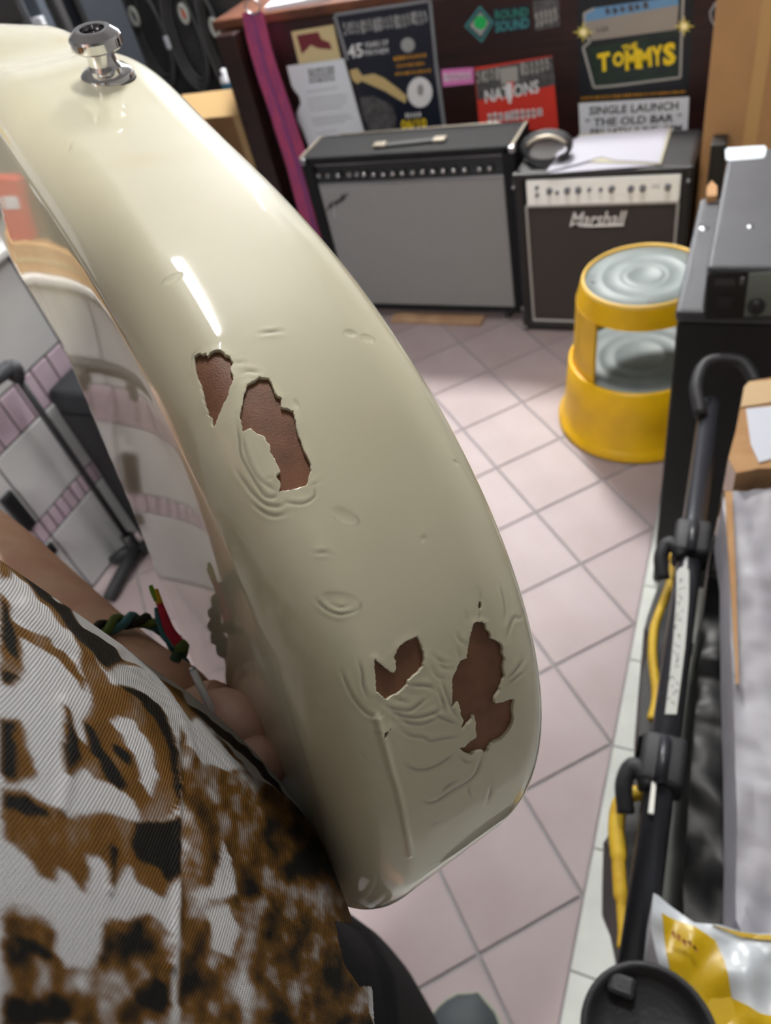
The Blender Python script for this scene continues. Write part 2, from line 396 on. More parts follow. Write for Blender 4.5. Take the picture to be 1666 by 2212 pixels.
p = flat('sticker', [B(484, 4), B(614, -8), B(618, 130), B(498, 152)], INK_SLATE, None, .002, .0008); tag(p, 'square grey photo sticker beside the teal lettering', 'sticker')
strokes(MB(), B(495, 62), B(608, 30), B(500, 140), 5, .0026, .8, 61).build('picture', INK_PALE, p)
p = flat('sticker', [B(32, 345), B(190, 334), B(192, 414), B(40, 430)], INK_PINK, None, .002, .0008); tag(p, 'small pink sticker on the counter left of the red flyer', 'sticker')
strokes(MB(), B(40, 362), B(180, 350), B(44, 408), 8, .0026, .8, 71).build('lettering', INK_WHITE, p)

p = flat('flyer', [B(195, 336), B(580, 276), B(612, 640), B(222, 660)], INK_RED, None, .003, .001); tag(p, 'red and grey gig flyer with white lettering behind the grey-fronted amplifier', 'flyer')
flat('grey_half', [B(198, 350), B(580, 280), B(596, 420), B(505, 440), B(420, 470), B(330, 480), B(212, 496)], INK_SLATE, p, .0034)
flat('picture', [B(318, 340), B(408, 326), B(412, 404), B(330, 420)], INK_PALE, p, .0037); strokes(MB(), B(205, 352), B(318, 330), B(208, 420), 5, .0036, .8, 81).build('picture', INK_PALE, p)
strokes(MB(), B(420, 312), B(570, 285), B(425, 380), 6, .0036, .8, 82).build('picture', INK_PALE, p)
lettering(MB(), 'NATIONS', quad_place(B(245, 448), B(512, 396), B(250, 512), YC-.004), bold=.02).build('lettering', INK_WHITE, p)
flat('red_block', [B(352, 408), B(392, 402), B(388, 520), B(372, 520)], INK_RED, p, .0039)
flat('lettering', [B(352, 414), B(380, 410), B(378, 512), B(364, 514)], INK_WHITE, p, .0042)
strokes(MB(), B(258, 562), B(530, 530), B(262, 612), 10, .0036, 1.2, 83).build('lettering', INK_WHITE, p)

p = flat('poster', [B(705, -40), B(1292, -90), B(1252, 474), B(716, 496)], mat('black_poster', (22, 26, 32), .35), None, .003, .001); tag(p, 'black band poster with yellow brush letters THE TOMMYS above the handwritten note', 'poster')
flat('blue_band', [B(738, 62), B(790, 40), B(1205, -20), B(1208, 24), B(745, 108)], INK_BLUE, p, .0034); flat('grey_band', [B(745, 108), B(1208, 24), B(1200, 146), B(775, 202)], mat('grey_band', (146, 138, 130), .5), p, .0034)
flat('green_field', [B(752, 238), B(1207, 146), B(1216, 380), B(790, 432)], INK_DGREEN, p, .0034)
strokes(MB(), B(840, 40), B(1060, 5), B(845, 78), 6, .0038, .9, 91).build('lettering', INK_SLATE, p); strokes(MB(), B(800, 135), B(860, 125), B(803, 165), 3, .0038, .6, 92).build('lettering', INK_SLATE, p)
path = [B(790, 42), B(738, 68), B(748, 180), B(770, 205), B(734, 236), B(788, 434), B(900, 424), B(1216, 384), B(1222, 200), B(1232, -60)]
mb = MB()
for a, b in zip(path[:-1], path[1:]):
    a, b = np.array(a), np.array(b); d = b-a; nrm = np.array([-d[1], d[0]])/np.hypot(*d)*2.6; mb.add([onY(t, YC-.0038) for t in (a+nrm, b+nrm, b-nrm, a-nrm)], [(0, 1, 2, 3)])
mb.build('outline', INK_PALE, p)
mb = lettering(MB(), 'THE', quad_place(B(925, 228), B(1002, 208), B(930, 262), YC-.004), bold=.04)
for ch, (x, y, w, h) in zip('TOMMYS', ((805, 268, 62, 92), (878, 262, 58, 74), (940, 256, 66, 96), (1006, 246, 66, 96), (1072, 232, 56, 100), (1128, 218, 64, 112))):
    lettering(mb, ch, quad_place(B(x, y), B(x+w, y-w*.2), B(x+4, y+h), YC-.004), bold=.05)
mb.build('lettering', INK_YELLOW, p)
strokes(MB(), B(722, 480), B(1246, 446), B(724, 496), 30, .0036, .9, 93).build('lettering', INK_ORANGE, p)
for c in (B(735, 160), B(1235, 130)):
    pts = []
    for k in range(16):
        rr = (24 if k % 4 == 0 else 17) if k % 2 == 0 else 8; pts.append((c[0]+rr*math.cos(k*math.pi/8), c[1]+rr*math.sin(k*math.pi/8)))
    flat('star', pts, mat('pale_yellow_print', (214, 196, 96), .6), p, .0042); flat('star', disc(c, 7, 7, 12), mat('cream_white_print', (250, 240, 190), .6), p, .0044)
p = flat('note', [B(712, 512), B(1260, 480), B(1252, 655), B(720, 700)], M_PAPER, None, .0045, .001); tag(p, 'white note with black handwriting taped under the band poster', 'note')
mb = MB()
for body, a, b, c in (('SINGLE LAUNCH', B(760, 530), B(1208, 502), B(764, 572)), ('* THE OLD BAR *', B(740, 588), B(1226, 560), B(744, 630)), ('FRI 14TH JUNE  8PM', B(766, 640), B(1226, 618), B(768, 680))):
    lettering(mb, body, quad_place(a, b, c, YC-.0052), shear=.15, bold=.025)
mb.build('handwriting', M_INK, p)
p = flat('badge_sticker', [B(1360, 60), B(1385, 15), B(1420, 0), B(1470, 10), B(1490, 60), B(1470, 110), B(1430, 152), B(1390, 140), B(1366, 100)], INK_GREY, None, .002, .0008); tag(p, 'dark pick shaped sticker with a pale rim beside the tall cardboard box', 'sticker')
flat('dark_field', [B(1368, 62), B(1392, 25), B(1422, 12), B(1462, 20), B(1480, 62), B(1462, 104), B(1428, 140), B(1396, 130), B(1374, 98)], INK_NAVY, p, .0024)

# things on and by the counter
mb = MB()
for k, (x0, y0, w, d, a) in enumerate(((-1.52, 2.52, .30, .21, .1), (-1.16, 2.55, .30, .21, -.15))):
    c, s = math.cos(a), math.sin(a); z = .9055
    poly = [(x0+x*c-y*s, y0+x*s+y*c, z) for x, y in ((0, -.05), (w, -.05), (w, d), (0, d))]
    o = MB().prism(poly, (0, 0, .012)).build('paper_pile', M_PAPER if k == 0 else mat('pale_blue_paper', (168, 196, 222), .6)); tag(o, ('white paper pile on the left end of the dark counter', 'pale blue folder lying on the counter above the navy poster')[k], 'papers')
M_STRAP = mat('woven_strap', (186, 74, 112), .85, rgb2=(150, 66, 116), scale=60, stretch=(1, 1, .25), bump=.6, bscale=900)
t = thing('guitar_strap', 'pink and purple woven guitar strap hanging from the left end of the counter', 'guitar strap', onY((545, 30), 2.385))
pts = [(522, 28, 46), (536, 95, 47), (556, 165, 48), (580, 235, 48), (600, 300, 49), (618, 355, 50), (634, 415, 52), (650, 480, 52), (668, 560, 52)]
Lp = [onY((x, y), 2.386) for x, y, w in pts]; Rp = [onY((x+w, y-3), 2.388) for x, y, w in pts]
Lp = smoothpath(Lp, 5); Rp = smoothpath(Rp, 5)
mb = MB(); mb.grid(np.array([Lp, Rp])); mb.grid(np.array([np.array(Lp)+(0, .003, 0), np.array(Rp)+(0, .003, 0)])); mb.build('webbing', M_STRAP, t, True)
MB().grid(np.array([[onY((x+w*.40, y), 2.3845) for x, y, w in pts], [onY((x+w*.58, y), 2.3845) for x, y, w in pts]])).build('centre_stripe', mat('purple_weave', (118, 66, 124), .85, rgb2=(150, 66, 116), scale=120), t)
ring = onY((546, 14), 2.383)
mb = MB(); mb.tube([ring+np.array([.028*math.cos(a), 0, .020*math.sin(a)]) for a in np.linspace(0, 2*math.pi, 25)], .003, 8, cap=False); mb.build('ring', M_STEEL, t, True)
# ------------------------------------------------------------------ amplifiers
def P4(x, y): return (640+x*.33613, 240+y*.33613)
def P5(x, y): return (1080+x*.35174, 240+y*.35174)
M_CLOTH = mat('silver_grille_cloth', (150, 150, 152), .7, rgb2=(134, 134, 136), scale=900, bump=.5, bscale=1200)
M_PANEL = mat('black_control_panel', (30, 32, 36), .3)
M_METAL_HL = mat('metal_and_highlight', (150, 142, 130), .4, .6)  # handle metal, also used for painted highlights on edges and the cable coil
FY = 2.10
t = thing('guitar_amplifier', 'wide black guitar amplifier with a silver grey grille cloth and a row of knobs', 'amplifier', (-.96, FY+.09, 0))
cab = MB()
cab.box((-1.315, FY, .038), (-1.272, FY+.18, .576), .008); cab.box((-.650, FY, .038), (-.610, FY+.18, .576), .008)
cab.box((-1.30, FY, .552), (-.62, FY+.18, .577), .006); cab.box((-1.30, FY, .036), (-.62, FY+.18, .052), .004); cab.box((-1.29, FY+.03, .05), (-.63, FY+.175, .56))
cab.build('cabinet', M_DARK, t)
MB().box((-1.272, FY+.006, .050), (-.650, FY+.031, .487), .004).build('grille', M_CLOTH, t)
MB().box((-1.272, FY+.004, .487), (-.650, FY+.03, .494), .002).build('grille_trim', M_STEEL, t)
MB().prism([(-1.272, FY+.008, .494), (-.650, FY+.008, .494), (-.650, FY+.024, .552), (-1.272, FY+.024, .552)], (0, .01, 0)).build('control_panel', M_PANEL, t)
MB().box((-1.272, FY+.010, .546), (-.650, FY+.03, .5525), .002).build('panel_trim', M_STEEL, t)
M_KNOB = mat('silver_knob_cap', (200, 200, 206), .2, .9)
skirt = MB().lathe([(0, .012), (.0075, .012), (.008, .004), (.011, 0), (.011, -.004)], ax=(0, -1, .2), n=16).mesh('knob'); capm = MB().lathe([(0, .0162), (.0062, .016), (.0066, .012), (.0066, .010)], ax=(0, -1, .2), n=16).mesh('knob_cap')
jack = MB().lathe([(0, .002), (.004, .002), (.0075, .006), (.009, 0)], ax=(0, -1, .2), n=14).mesh('jack')
for k, (x, y) in enumerate(((150, 412), (210, 412), (278, 408), (345, 405), (395, 403), (445, 402), (507, 402), (567, 402), (630, 398), (690, 394), (757, 390), (820, 386), (887, 383), (953, 380), (1020, 376), (1090, 373), (1185, 368), (1253, 363))):
    q = onY(P4(x, y), FY+.010)
    if k in (0, 1, 3, 4): o = link('jack', jack, M_STEEL, t); o.location = q
    else:
        o = link('knob', skirt, M_BLACK, t, True); o.location = q; c = link('knob_cap', capm, M_KNOB, o, True)
def bl(u, v): return np.array(P4(185, 650))*(1-u)*(1-v)+np.array(P4(330, 560))*u*(1-v)+np.array(P4(205, 600))*(1-u)*v+np.array(P4(340, 505))*u*v
lettering(MB(), 'Fender', lambda u, v: onY(bl(u, v), FY+.004), shear=.35, bold=.09).build('logo', mat('dark_logo', (62, 56, 62), .4), t)
MB().tube(smoothpath([onY(P4(238, 590), FY+.0045), onY(P4(246, 650), FY+.0045), onY(P4(250, 690), FY+.0045)], 4), .0016, 6).build('logo_tail', M_SILVER, t)
mb = MB(); za = .5785
h0, h1 = onZ((812, 318), za), onZ((962, 302), za); dv = (h1-h0)
mb.prism([h0+dv*.0+(0, -.012, 0), h1+(0, -.012, 0), h1+(0, .012, 0), h0+(0, .012, 0)], (0, 0, .006)); o = mb.build('handle', M_RUBBER, t)
for q in (onZ((822, 316), za), onZ((951, 304), za)): MB().box(q+(-.020, -.016, 0), q+(.020, .016, .010), .004).build('handle_end', M_METAL_HL, t)
for x in (-1.312, -.618): MB().box((x-.003, FY+.004, .5755), (x+.006, FY+.176, .5785), .001).build('edge_highlight', M_METAL_HL, t)  # pale strips paint the highlights along the rounded side edges
MB().box((-1.24, FY+.172, .5765), (-.70, FY+.179, .5795), .001).build('rear_edge_highlight', M_METAL_HL, t)  # pale strip paints the highlight on the rear top edge
for (x, z) in ((-1.313, .04), (-.628, .04), (-1.313, .555), (-.628, .555)): MB().box((x, FY-.002, z), (x+.020, FY+.02, z+.02), .004).build('corner', M_STEEL, t)
for x in (-1.25, -.68):
    for y in (FY+.03, FY+.15):
        c = MB().cyl((x-.008, y, .018), (x+.008, y, .018), .017, 14).build('caster', M_RUBBER, t); MB().box((x-.011, y-.012, .018), (x+.011, y+.012, .037), .003).build('caster_fork', M_STEEL, c)
o = MB().box((-1.10, FY-.035, .0005), (-.76, FY+.02, .012), .002).build('wooden_board', mat('pale_wood', (186, 152, 122), .6, rgb2=(160, 124, 96), scale=12)); tag(o, 'thin pale wooden board on the floor under the wide amplifier', 'board')

MY = 2.05
t = thing('guitar_amplifier', 'square black combo amplifier with a control panel painted white with glare and script logo', 'amplifier', (-.37, MY+.12, 0))
cab = MB()
cab.box((-.6075, MY, .004), (-.578, MY+.245, .516), .012); cab.box((-.154, MY, .004), (-.126, MY+.245, .516), .010)
cab.box((-.606, MY, .497), (-.13, MY+.245, .517), .008); cab.box((-.606, MY, .004), (-.13, MY+.245, .034), .008); cab.box((-.60, MY+.03, .01), (-.135, MY+.24, .51))
cab.build('cabinet', mat('black_levant', (30, 30, 34), .42, bump=.5, bscale=600), t)
M_GRILL2 = mat('charcoal_grille_cloth', (66, 60, 58), .8, rgb2=(50, 46, 46), scale=700, bump=.4, bscale=900)
MB().box((-.578, MY+.008, .034), (-.154, MY+.032, .424), .002).build('grille', M_GRILL2, t)
mb = MB()
for a, b in (((-.574, .038), (-.574, .420)), ((-.158, .038), (-.158, .420)), ((-.574, .038), (-.158, .038)), ((-.574, .421), (-.158, .421))): mb.tube([(a[0], MY+.006, a[1]), (b[0], MY+.006, b[1])], .0042, 8)
mb.build('piping', mat('silver_piping', (168, 166, 166), .4), t)
M_GLAREPANEL = mat('glare_white_panel', (254, 255, 255), .3)  # white stands in for lamp glare on brushed metal
MB().box((-.570, MY+.002, .424), (-.156, MY+.03, .4975), .003).build('control_panel', M_GLAREPANEL, t)
k1 = MB().lathe([(0, .013), (.006, .013), (.0075, .004), (.0095, 0), (.0095, -.002)], ax=(0, -1, 0), n=16).mesh('knob'); k2 = MB().lathe([(0, .009), (.0038, .009), (.0045, .002), (.006, 0)], ax=(0, -1, 0), n=12).mesh('switch')
for k, (x, y, big) in enumerate(((228, 470, 0), (230, 516, 0), (305, 490, 1), (352, 500, 0), (415, 486, 1), (482, 484, 1), (550, 482, 0), (620, 481, 0), (687, 478, 1), (805, 475, 1), (878, 472, 1), (1032, 464, 1))):
    o = link('knob' if big else 'switch', k1 if big else k2, mat('grey_knob', (118, 118, 126), .3, .5), t, True); o.location = onY(P5(x, y), MY+.002)
lettering(MB(), 'DSL', quad_place(P5(930, 452), P5(985, 448), P5(930, 476), MY+.0015), shear=.4).build('panel_lettering', INK_GREY, t)
lettering(MB(), 'Marshall', quad_place(P5(432, 622), P5(782, 612), P5(430, 712), MY+.004, P5(776, 704)), shear=.3, bold=.012, spacing=1.0).build('logo', mat('white_logo', (226, 224, 226), .35), t)
mb = MB()
mb.tube([onY(p, MY+.004) for p in smoothpath([P5(436, 700), P5(470, 690), P5(520, 706), P5(640, 704), P5(760, 700)], 5)], .0022, 6); mb.build('logo_underline', MATS['white_logo'], t)
for (x, z) in ((-.606, .480), (-.137, .480), (-.600, .014), (-.142, .014)): MB().lathe([(0, .004), (.005, .003), (.006, 0)], (x, MY, z), (0, -1, 0), 12).build('screw', M_STEEL, t, True)
for (x, z) in ((-.609, .478), (-.145, .478), (-.609, .003), (-.145, .003)): MB().box((x, MY-.002, z), (x+.020, MY+.02, z+.040), .006).build('corner_guard', M_BLACK, t)
q = onY((1100, 436), 2.20)
# loose sheets on the small amplifier
M_SHEET = mat('lilac_white_paper', (158, 158, 171), .7)
for k, (poly, lab, mt) in enumerate((([(1222, 318), (1250, 296), (1446, 276), (1424, 352), (1330, 348), (1300, 340), (1262, 352), (1180, 372)], 'topmost white sheet lying across the top of the small amplifier', M_SHEET),
                                 ([(1250, 292), (1452, 276), (1428, 356), (1240, 350)], 'sheet with a yellowed edge under the topmost white sheet', mat('yellowed_paper', (164, 160, 140), .7)),
                                 ([(1205, 330), (1256, 306), (1440, 292), (1415, 358), (1184, 376)], 'lowest white sheet on the small amplifier', M_SHEET))):
    z = .5235-.0025*k; P = [onZ(p, z) for p in poly]
    P = [p if p[1] > MY-.02 else np.array([p[0], MY-.02, p[2]]) for p in P]
    o = MB().prism(P, (0, 0, .002)).build('paper_sheet', mt); tag(o, lab, 'paper', 'sheets on the small amplifier')
mb = MB(); cc = onZ((1186, 322), .55)
for k in range(4):
    r = .058+.004*k; mb.tube([cc+np.array([r*math.cos(a)-.004*k, .012*k-.015+.02*math.sin(a), .034*math.sin(a)]) for a in np.linspace(0, 2*math.pi, 41)], .0055, 8, cap=False)
t = tag(mb.build('cable_coil', M_RUBBER, None, True), 'coiled black cable on the left end of the small amplifier top', 'cable')
MB().tube([cc+np.array([.062*math.cos(a)-.004, -.027+.02*math.sin(a), .036*math.sin(a)]) for a in np.linspace(.5, 2.6, 16)], .0062, 8).build('arc_highlight', M_METAL_HL, t, True)  # pale arc paints the highlight on the upper curve of the coil

# ------------------------------------------------------------------ yellow step stool
M_YEL = mat('yellow_plastic', (236, 186, 14), .35, rgb2=(222, 172, 20), scale=14, bump=.05, bscale=80)
M_YELW = mat('worn_yellow_rim', (226, 186, 92), .4)
M_MAT = mat('grey_step_mat', (132, 142, 144), .5, rgb2=(116, 126, 128), scale=12)
SX, SY = -.192, 1.676
t = thing('step_stool', 'round yellow plastic step stool with grey treads in front of the small amplifier', 'step stool', (SX, SY, 0))
cs = (SX, SY, 0)
MB().lathe([(.206, .0), (.2145, .004), (.2145, .012), (.206, .026), (.198, .036), (.192, .10), (.182, .198), (.176, .206), (.172, .200), (.182, .10), (.190, .03), (.200, 0)], cs, n=64).build('lower_drum', M_YEL, t, True)
MB().lathe([(0, .190), (.06, .190), (.065, .193), (.07, .190), (.10, .190), (.105, .193), (.11, .190), (.14, .190), (.145, .193), (.150, .190), (.1725, .190), (.1725, .182), (0, .182)], cs, n=64).build('lower_tread', M_MAT, t, True)
mb = MB()
def ringwall(a0, a1, prof, n):
    G = []
    for k in range(n+1):
        a = a0+(a1-a0)*k/n; G.append([(SX+r*math.cos(a), SY+r*math.sin(a), z) for r, z in prof+[prof[0]]])
    mb.grid(np.array(G)); mb.add(G[0][:-1], [tuple(range(len(prof)))]); mb.add(G[-1][:-1], [tuple(range(len(prof)))])
post = [(.171, .19), (.160, .375), (.152, .375), (.163, .19)]
D = math.pi/180
for a0 in (172, -8):
    mb = MB(); ringwall(a0*D, (a0+64)*D, post, 16); auto_smooth(mb.build('post', M_YEL, t, True), 50)
mb = MB(); 
mb.lathe([(.1602, .372), (.1485, .418), (.1455, .428), (.1425, .430), (.1395, .428), (.1385, .422), (.146, .40), (.152, .372), (.1602, .372)], cs, n=64); mb.build('upper_rim', M_YEL, t, True)
MB().lathe([(.1475, .4215), (.1462, .4275), (.1425, .4308), (.139, .4285), (.1385, .4265)], cs, n=64).build('rim_edge', M_YELW, t, True)
prof = [(0, .423), (.034, .423), (.038, .4262), (.042, .4262), (.046, .423), (.052, .423), (.056, .4255), (.060, .423), (.092, .423), (.096, .4255), (.101, .4255), (.105, .423), (.1395, .423), (.1395, .412), (0, .412)]
MB().lathe(prof, cs, n=64).build('upper_tread', M_MAT, t, True)
for a in (195, 285, 345): MB().lathe([(0, .004), (.004, .003), (.005, 0)], (SX+.118*math.cos(a*D), SY+.118*math.sin(a*D), .423), n=10).build('stud', M_STEEL, t, True)
for k in range(3):
    a = (200+k*120)*D; MB().cyl((SX+.16*math.cos(a), SY+.16*math.sin(a), .001), (SX+.16*math.cos(a), SY+.16*math.sin(a), .02), .012, 10).build('caster', M_RUBBER, t)
# ------------------------------------------------------------------ black cabinets and clutter on the right
M_LITTOLEX = mat('lit_black_tolex', (74, 75, 82), .38, bump=.5, bscale=700, rgb2=(64, 65, 72), scale=6)  # black covering painted lighter, with the light on the tops in its colour
M_FRONT = mat('black_cabinet_front', (24, 25, 28), .55, bump=.3, bscale=700)
FYC = 1.088                                              # front of the big cabinet
t = thing('speaker_cabinet', 'large black speaker cabinet standing on the floor right of the yellow stool', 'speaker cabinet', (.3, 1.28, 0))
MB().box((-.071, FYC+.004, .0), (.56, 1.470, .680), .004).build('cabinet', M_FRONT, t)
MB().box((-.0745, FYC, .681), (.57, 1.478, .704), .008).build('top_panel', M_LITTOLEX, t)
MB().lathe([(0, .003), (.007, .002), (.009, 0)], (-.057, 1.355, .704), n=12).build('screw', M_STEEL, t, True)
t = thing('power_unit', 'flat black steel unit with painted grey sheen and a white label lying on top of the speaker cabinet', 'audio unit', (.25, 1.3, .705))
ZU = .784
MB().box((-.035, FYC-.005, .7045), (.46, 1.492, ZU), .006).build('case', M_LITTOLEX, t)
FP_ = FYC-.008
MB().prism([onY(p, FP_) for p in ((1529, 592), (1672, 584), (1672, 686), (1524, 690))], (0, .003, 0)).build('rear_plate', M_BLACK, t)
MB().prism([onY(p, FP_-.0025) for p in ((1618, 592), (1680, 588), (1680, 682), (1607, 684))], (0, .0025, 0)).build('grey_plate', mat('grey_green_plate', (120, 128, 124), .5), t)
MB().lathe([(0, .010), (.0105, .010), (.012, .002), (.012, 0)], onY((1634, 661), FP_-.0025), (0, -1, 0), 20).build('dial', M_BLACK, t, True)
MB().box(onY((1568, 650), FP_)-np.array([.011, .002, .010]), onY((1568, 650), FP_)+np.array([.011, .001, .010]), .002).build('socket', M_RUBBER, t)
MB().box(onY((1566, 610), FP_)-np.array([.014, .001, .005]), onY((1566, 610), FP_)+np.array([.014, .001, .005]), .0008).build('marking_plate', mat('charcoal_plate', (58, 59, 62), .5), t)
MB().box(onY((1604, 604), FP_)-np.array([.003, .006, .005]), onY((1604, 604), FP_)+np.array([.003, .001, .005]), .001).build('toggle', mat('grey_toggle', (90, 90, 92), .5), t)
MB().prism([onZ(p, ZU+.0002) for p in ((1567, 325), (1572, 320), (1652, 315), (1656, 320), (1653, 338), (1648, 342), (1574, 348), (1568, 345))], (0, 0, .0008)).build('label', mat('white_label', (226, 236, 246), .5), t)
MB().lathe([(0, .002), (.005, .0015), (.006, 0)], onZ((1622, 490), ZU), n=12).build('screw', M_STEEL, t, True)
q0, q1 = onY((1526, 405), 2.06), onY((1551, 312), 2.06)
o = MB().box((q0[0], 2.06, 0), (q0[0]+.037, 2.125, q1[2]), .004).build('black_case', M_BLACK); tag(o, 'narrow black case standing behind the speaker cabinet in front of the cardboard box', 'case')
P = [onZ(p, .7045) for p in ((1527, 412), (1537, 398), (1549, 410), (1549, 430), (1527, 432))]
o = MB().prism([p*np.array([1, 1, 1])+(0, -.01, 0) for p in P], (0, 0, .012)).build('cardboard_scrap', M_CARD); tag(o, 'small torn piece of brown cardboard on the speaker cabinet beside the steel unit', 'cardboard')
t = thing('cardboard_box', 'tall brown cardboard box standing at the right in front of the dark counter', 'cardboard box', (-.02, 2.25, 0))
MB().box((-.118, 2.14, 0), (.075, 2.40, 1.1), .003).build('carton', M_CARD, t)
MB().box((-.020, 2.138, 0), (.012, 2.1395, 1.1)).build('tape', mat('brown_tape', (190, 150, 100), .25), t)
MB().box((.0755, 2.14, 0), (.26, 2.40, 1.08), .003).build('white_side', mat('white_card', (206, 208, 214), .6), t)

# long stand bar with rubber yokes
ZB = .62
bar = smoothpath([onZ(p, ZB) for p in ((1534, 872), (1525, 1000), (1512, 1150), (1494, 1300), (1478, 1450), (1457, 1600), (1440, 1750), (1415, 1900), (1385, 2050), (1370, 2110))], 4)
b0, b1 = bar[0], bar[-1]; bd = (b1-b0)/np.linalg.norm(b1-b0); bn = np.array([bd[1], -bd[0], 0])     # bn points to the left (shop floor)
if bn[0] > 0: bn = -bn
M_BAR = mat('dark_grey_bar', (42, 43, 49), .35, bump=.1, bscale=400)
t = thing('instrument_rack', 'long dark grey instrument rack bar with black rubber yokes beside the wrapped parcel', 'rack', (0, .5, 0))
MB().tube([b0, b1], .015, 10).build('bar', M_BAR, t, True)
for q in (b0+bd*.03, b1-bd*.02):
    MB().tube([q-(0, 0, .02), (q[0], q[1], .02)], .014, 10).build('upright', M_BLACK, t, True)
    MB().tube([(q[0]-.012, q[1]-.02, .016), (q[0]+.09, q[1]-.02, .016)], .014, 8).build('foot', M_BLACK, t, True)
def along(px): # closest point of the bar to a picture point
    q = onZ(px, ZB); return b0+bd*np.dot(q-b0, bd)
for px, k in (((1542, 868), 0), ((1500, 1178), 1), ((1410, 1650), 2)):
    c = along(px)
    yk = MB()
    if k == 0:
        yk.tube(smoothpath([c+bn*.010+bd*.05+(0, 0, .012), c+bn*.022-bd*.0+(0, 0, .03), c+bn*.01-bd*.045+(0, 0, .04), c-bn*.035-bd*.05+(0, 0, .04), c-bn*.06-bd*.01+(0, 0, .03)], 6), .010, 10)
    else:
        yk.box((-.028, -.022, -.02), (.028, .022, .022), .006, Matrix.Translation(c) @ Matrix(((bd[0], bn[0], 0), (bd[1], bn[1], 0), (0, 0, 1))).to_4x4())
        yk.tube(smoothpath([c+bn*.008+bd*.03+(0, 0, .01), c+bn*.026+bd*.012+(0, 0, .012), c+bn*.034+bd*.03+(0, 0, .004), c+bn*.028+bd*.055-(0, 0, .01)], 6), [.009]*19, 10)
    y = yk.build('yoke', M_RUBBER, t, True)
    if k: MB().tube([c-bd*.02+(0, 0, .024), c+bd*.03+(0, 0, .024)], .006, 8).build('peg', M_BAR, y, True)
lab = [(1462, 1235), (1470, 1226), (1484, 1226), (1489, 1234), (1488, 1300), (1480, 1400), (1470, 1480), (1462, 1543), (1437, 1543), (1447, 1460), (1455, 1380), (1461, 1300)]
zt = ZB+.0158
mb = MB().prism([onZ(p, zt) for p in lab], (0, 0, .0006)); lb = mb.build('label', mat('tape_label', (190, 192, 188), .6), t)
r_ = random.Random(9); mb = MB()
for k in range(16):
    u = k/16.0; c = np.array((1475-20*u*1.05, 1246+u*276)); 
    for q in range(2):
        a = c+np.array((r_.uniform(-8, 8), r_.uniform(0, 10))); b = a+np.array((r_.uniform(-9, 9), r_.uniform(3, 11))); d = b-a; nn = np.array([-d[1], d[0]])/np.hypot(*d)*.9
        mb.add([onZ(x, zt+.0009) for x in (a+nn, b+nn, b-nn, a-nn)], [(0, 1, 2, 3)])
mb.build('handwriting', INK_SLATE, lb)
MB().prism([onZ(p, ZB+.02) for p in ((1408, 1692), (1418, 1690), (1412, 1760), (1400, 1758))], (0, 0, .003)).build('white_peg', mat('white_plastic', (220, 220, 214), .4), t)

# soft black gig bags hanging on the floor side of the bar
def bag(name, sil, inner, z0, z1, label, cat, mt, group=None):
    """soft upright bag: outline seen from above at height z1, slightly fuller below"""
    poly = sil+inner[::-1]; mb = MB(); P = [onZ(p, z1) for p in poly]; c = np.mean(P, 0); rows = []
    for (z, s, in_) in ((z1, .90, .004), (z1-.012, 1., 0), ((z0+z1)/2, 1.0, 0), (z0+.02, .98, 0), (z0, .92, 0)):
        rows.append([np.array([c[0]+(p[0]-c[0])*s, c[1]+(p[1]-c[1])*s, z]) for p in P])
    G = np.array(rows).transpose(1, 0, 2); mb.grid(G, True); n = len(P)
    mb.add(rows[0], [tuple(range(n))]); mb.add(rows[-1], [tuple(range(n))])
    return tag(mb.build(name, mt, None, False), label, cat, group)
M_NYLON = mat('black_nylon', (25, 26, 29), .5, bump=.4, bscale=350)
b1o = bag('gig_bag', [(1452, 1192), (1420, 1262), (1400, 1320), (1392, 1350), (1406, 1388), (1386, 1450), (1377, 1560), (1374, 1615)], [(1488, 1200), (1478, 1300), (1466, 1400), (1452, 1500), (1438, 1600)], .20, .56, 'slim black nylon bag with a yellow cord hanging by the labelled part of the rack', 'bag', M_NYLON, 'black bags on the rack')
b2o = bag('gig_bag', [(1368, 1640), (1338, 1690), (1318, 1738), (1320, 1786), (1304, 1812), (1326, 1862), (1345, 1950), (1346, 2040), (1347, 2062)], [(1430, 1660), (1424, 1760), (1404, 1880), (1388, 1990), (1372, 2062)], .24, .54, 'slim black nylon bag with a wide yellow band at the near end of the rack', 'bag', M_NYLON, 'black bags on the rack')
M_YC = mat('yellow_webbing', (214, 178, 40), .6, rgb2=(190, 150, 30), scale=40)
zc = .585
MB().tube([onZ(p, zc) for p in smoothpath([(1440, 1196), (1456, 1212), (1448, 1260), (1430, 1310), (1415, 1352), (1410, 1400), (1412, 1440), (1418, 1490), (1416, 1525), (1408, 1556)], 5)], .0055, 8).build('yellow_cord', M_YC, b1o, True)
pp = smoothpath([(1384, 1712), (1356, 1720), (1338, 1742), (1332, 1790), (1336, 1840), (1338, 1890), (1342, 1950), (1346, 2010), (1344, 2050)], 5)
MB().tube([onZ(p, zc+.006) for p in pp], [.0085]*22+[.007]*8+[.005]*(len(pp)-30), 8, flat=.6).build('yellow_band', M_YC, b2o, True)

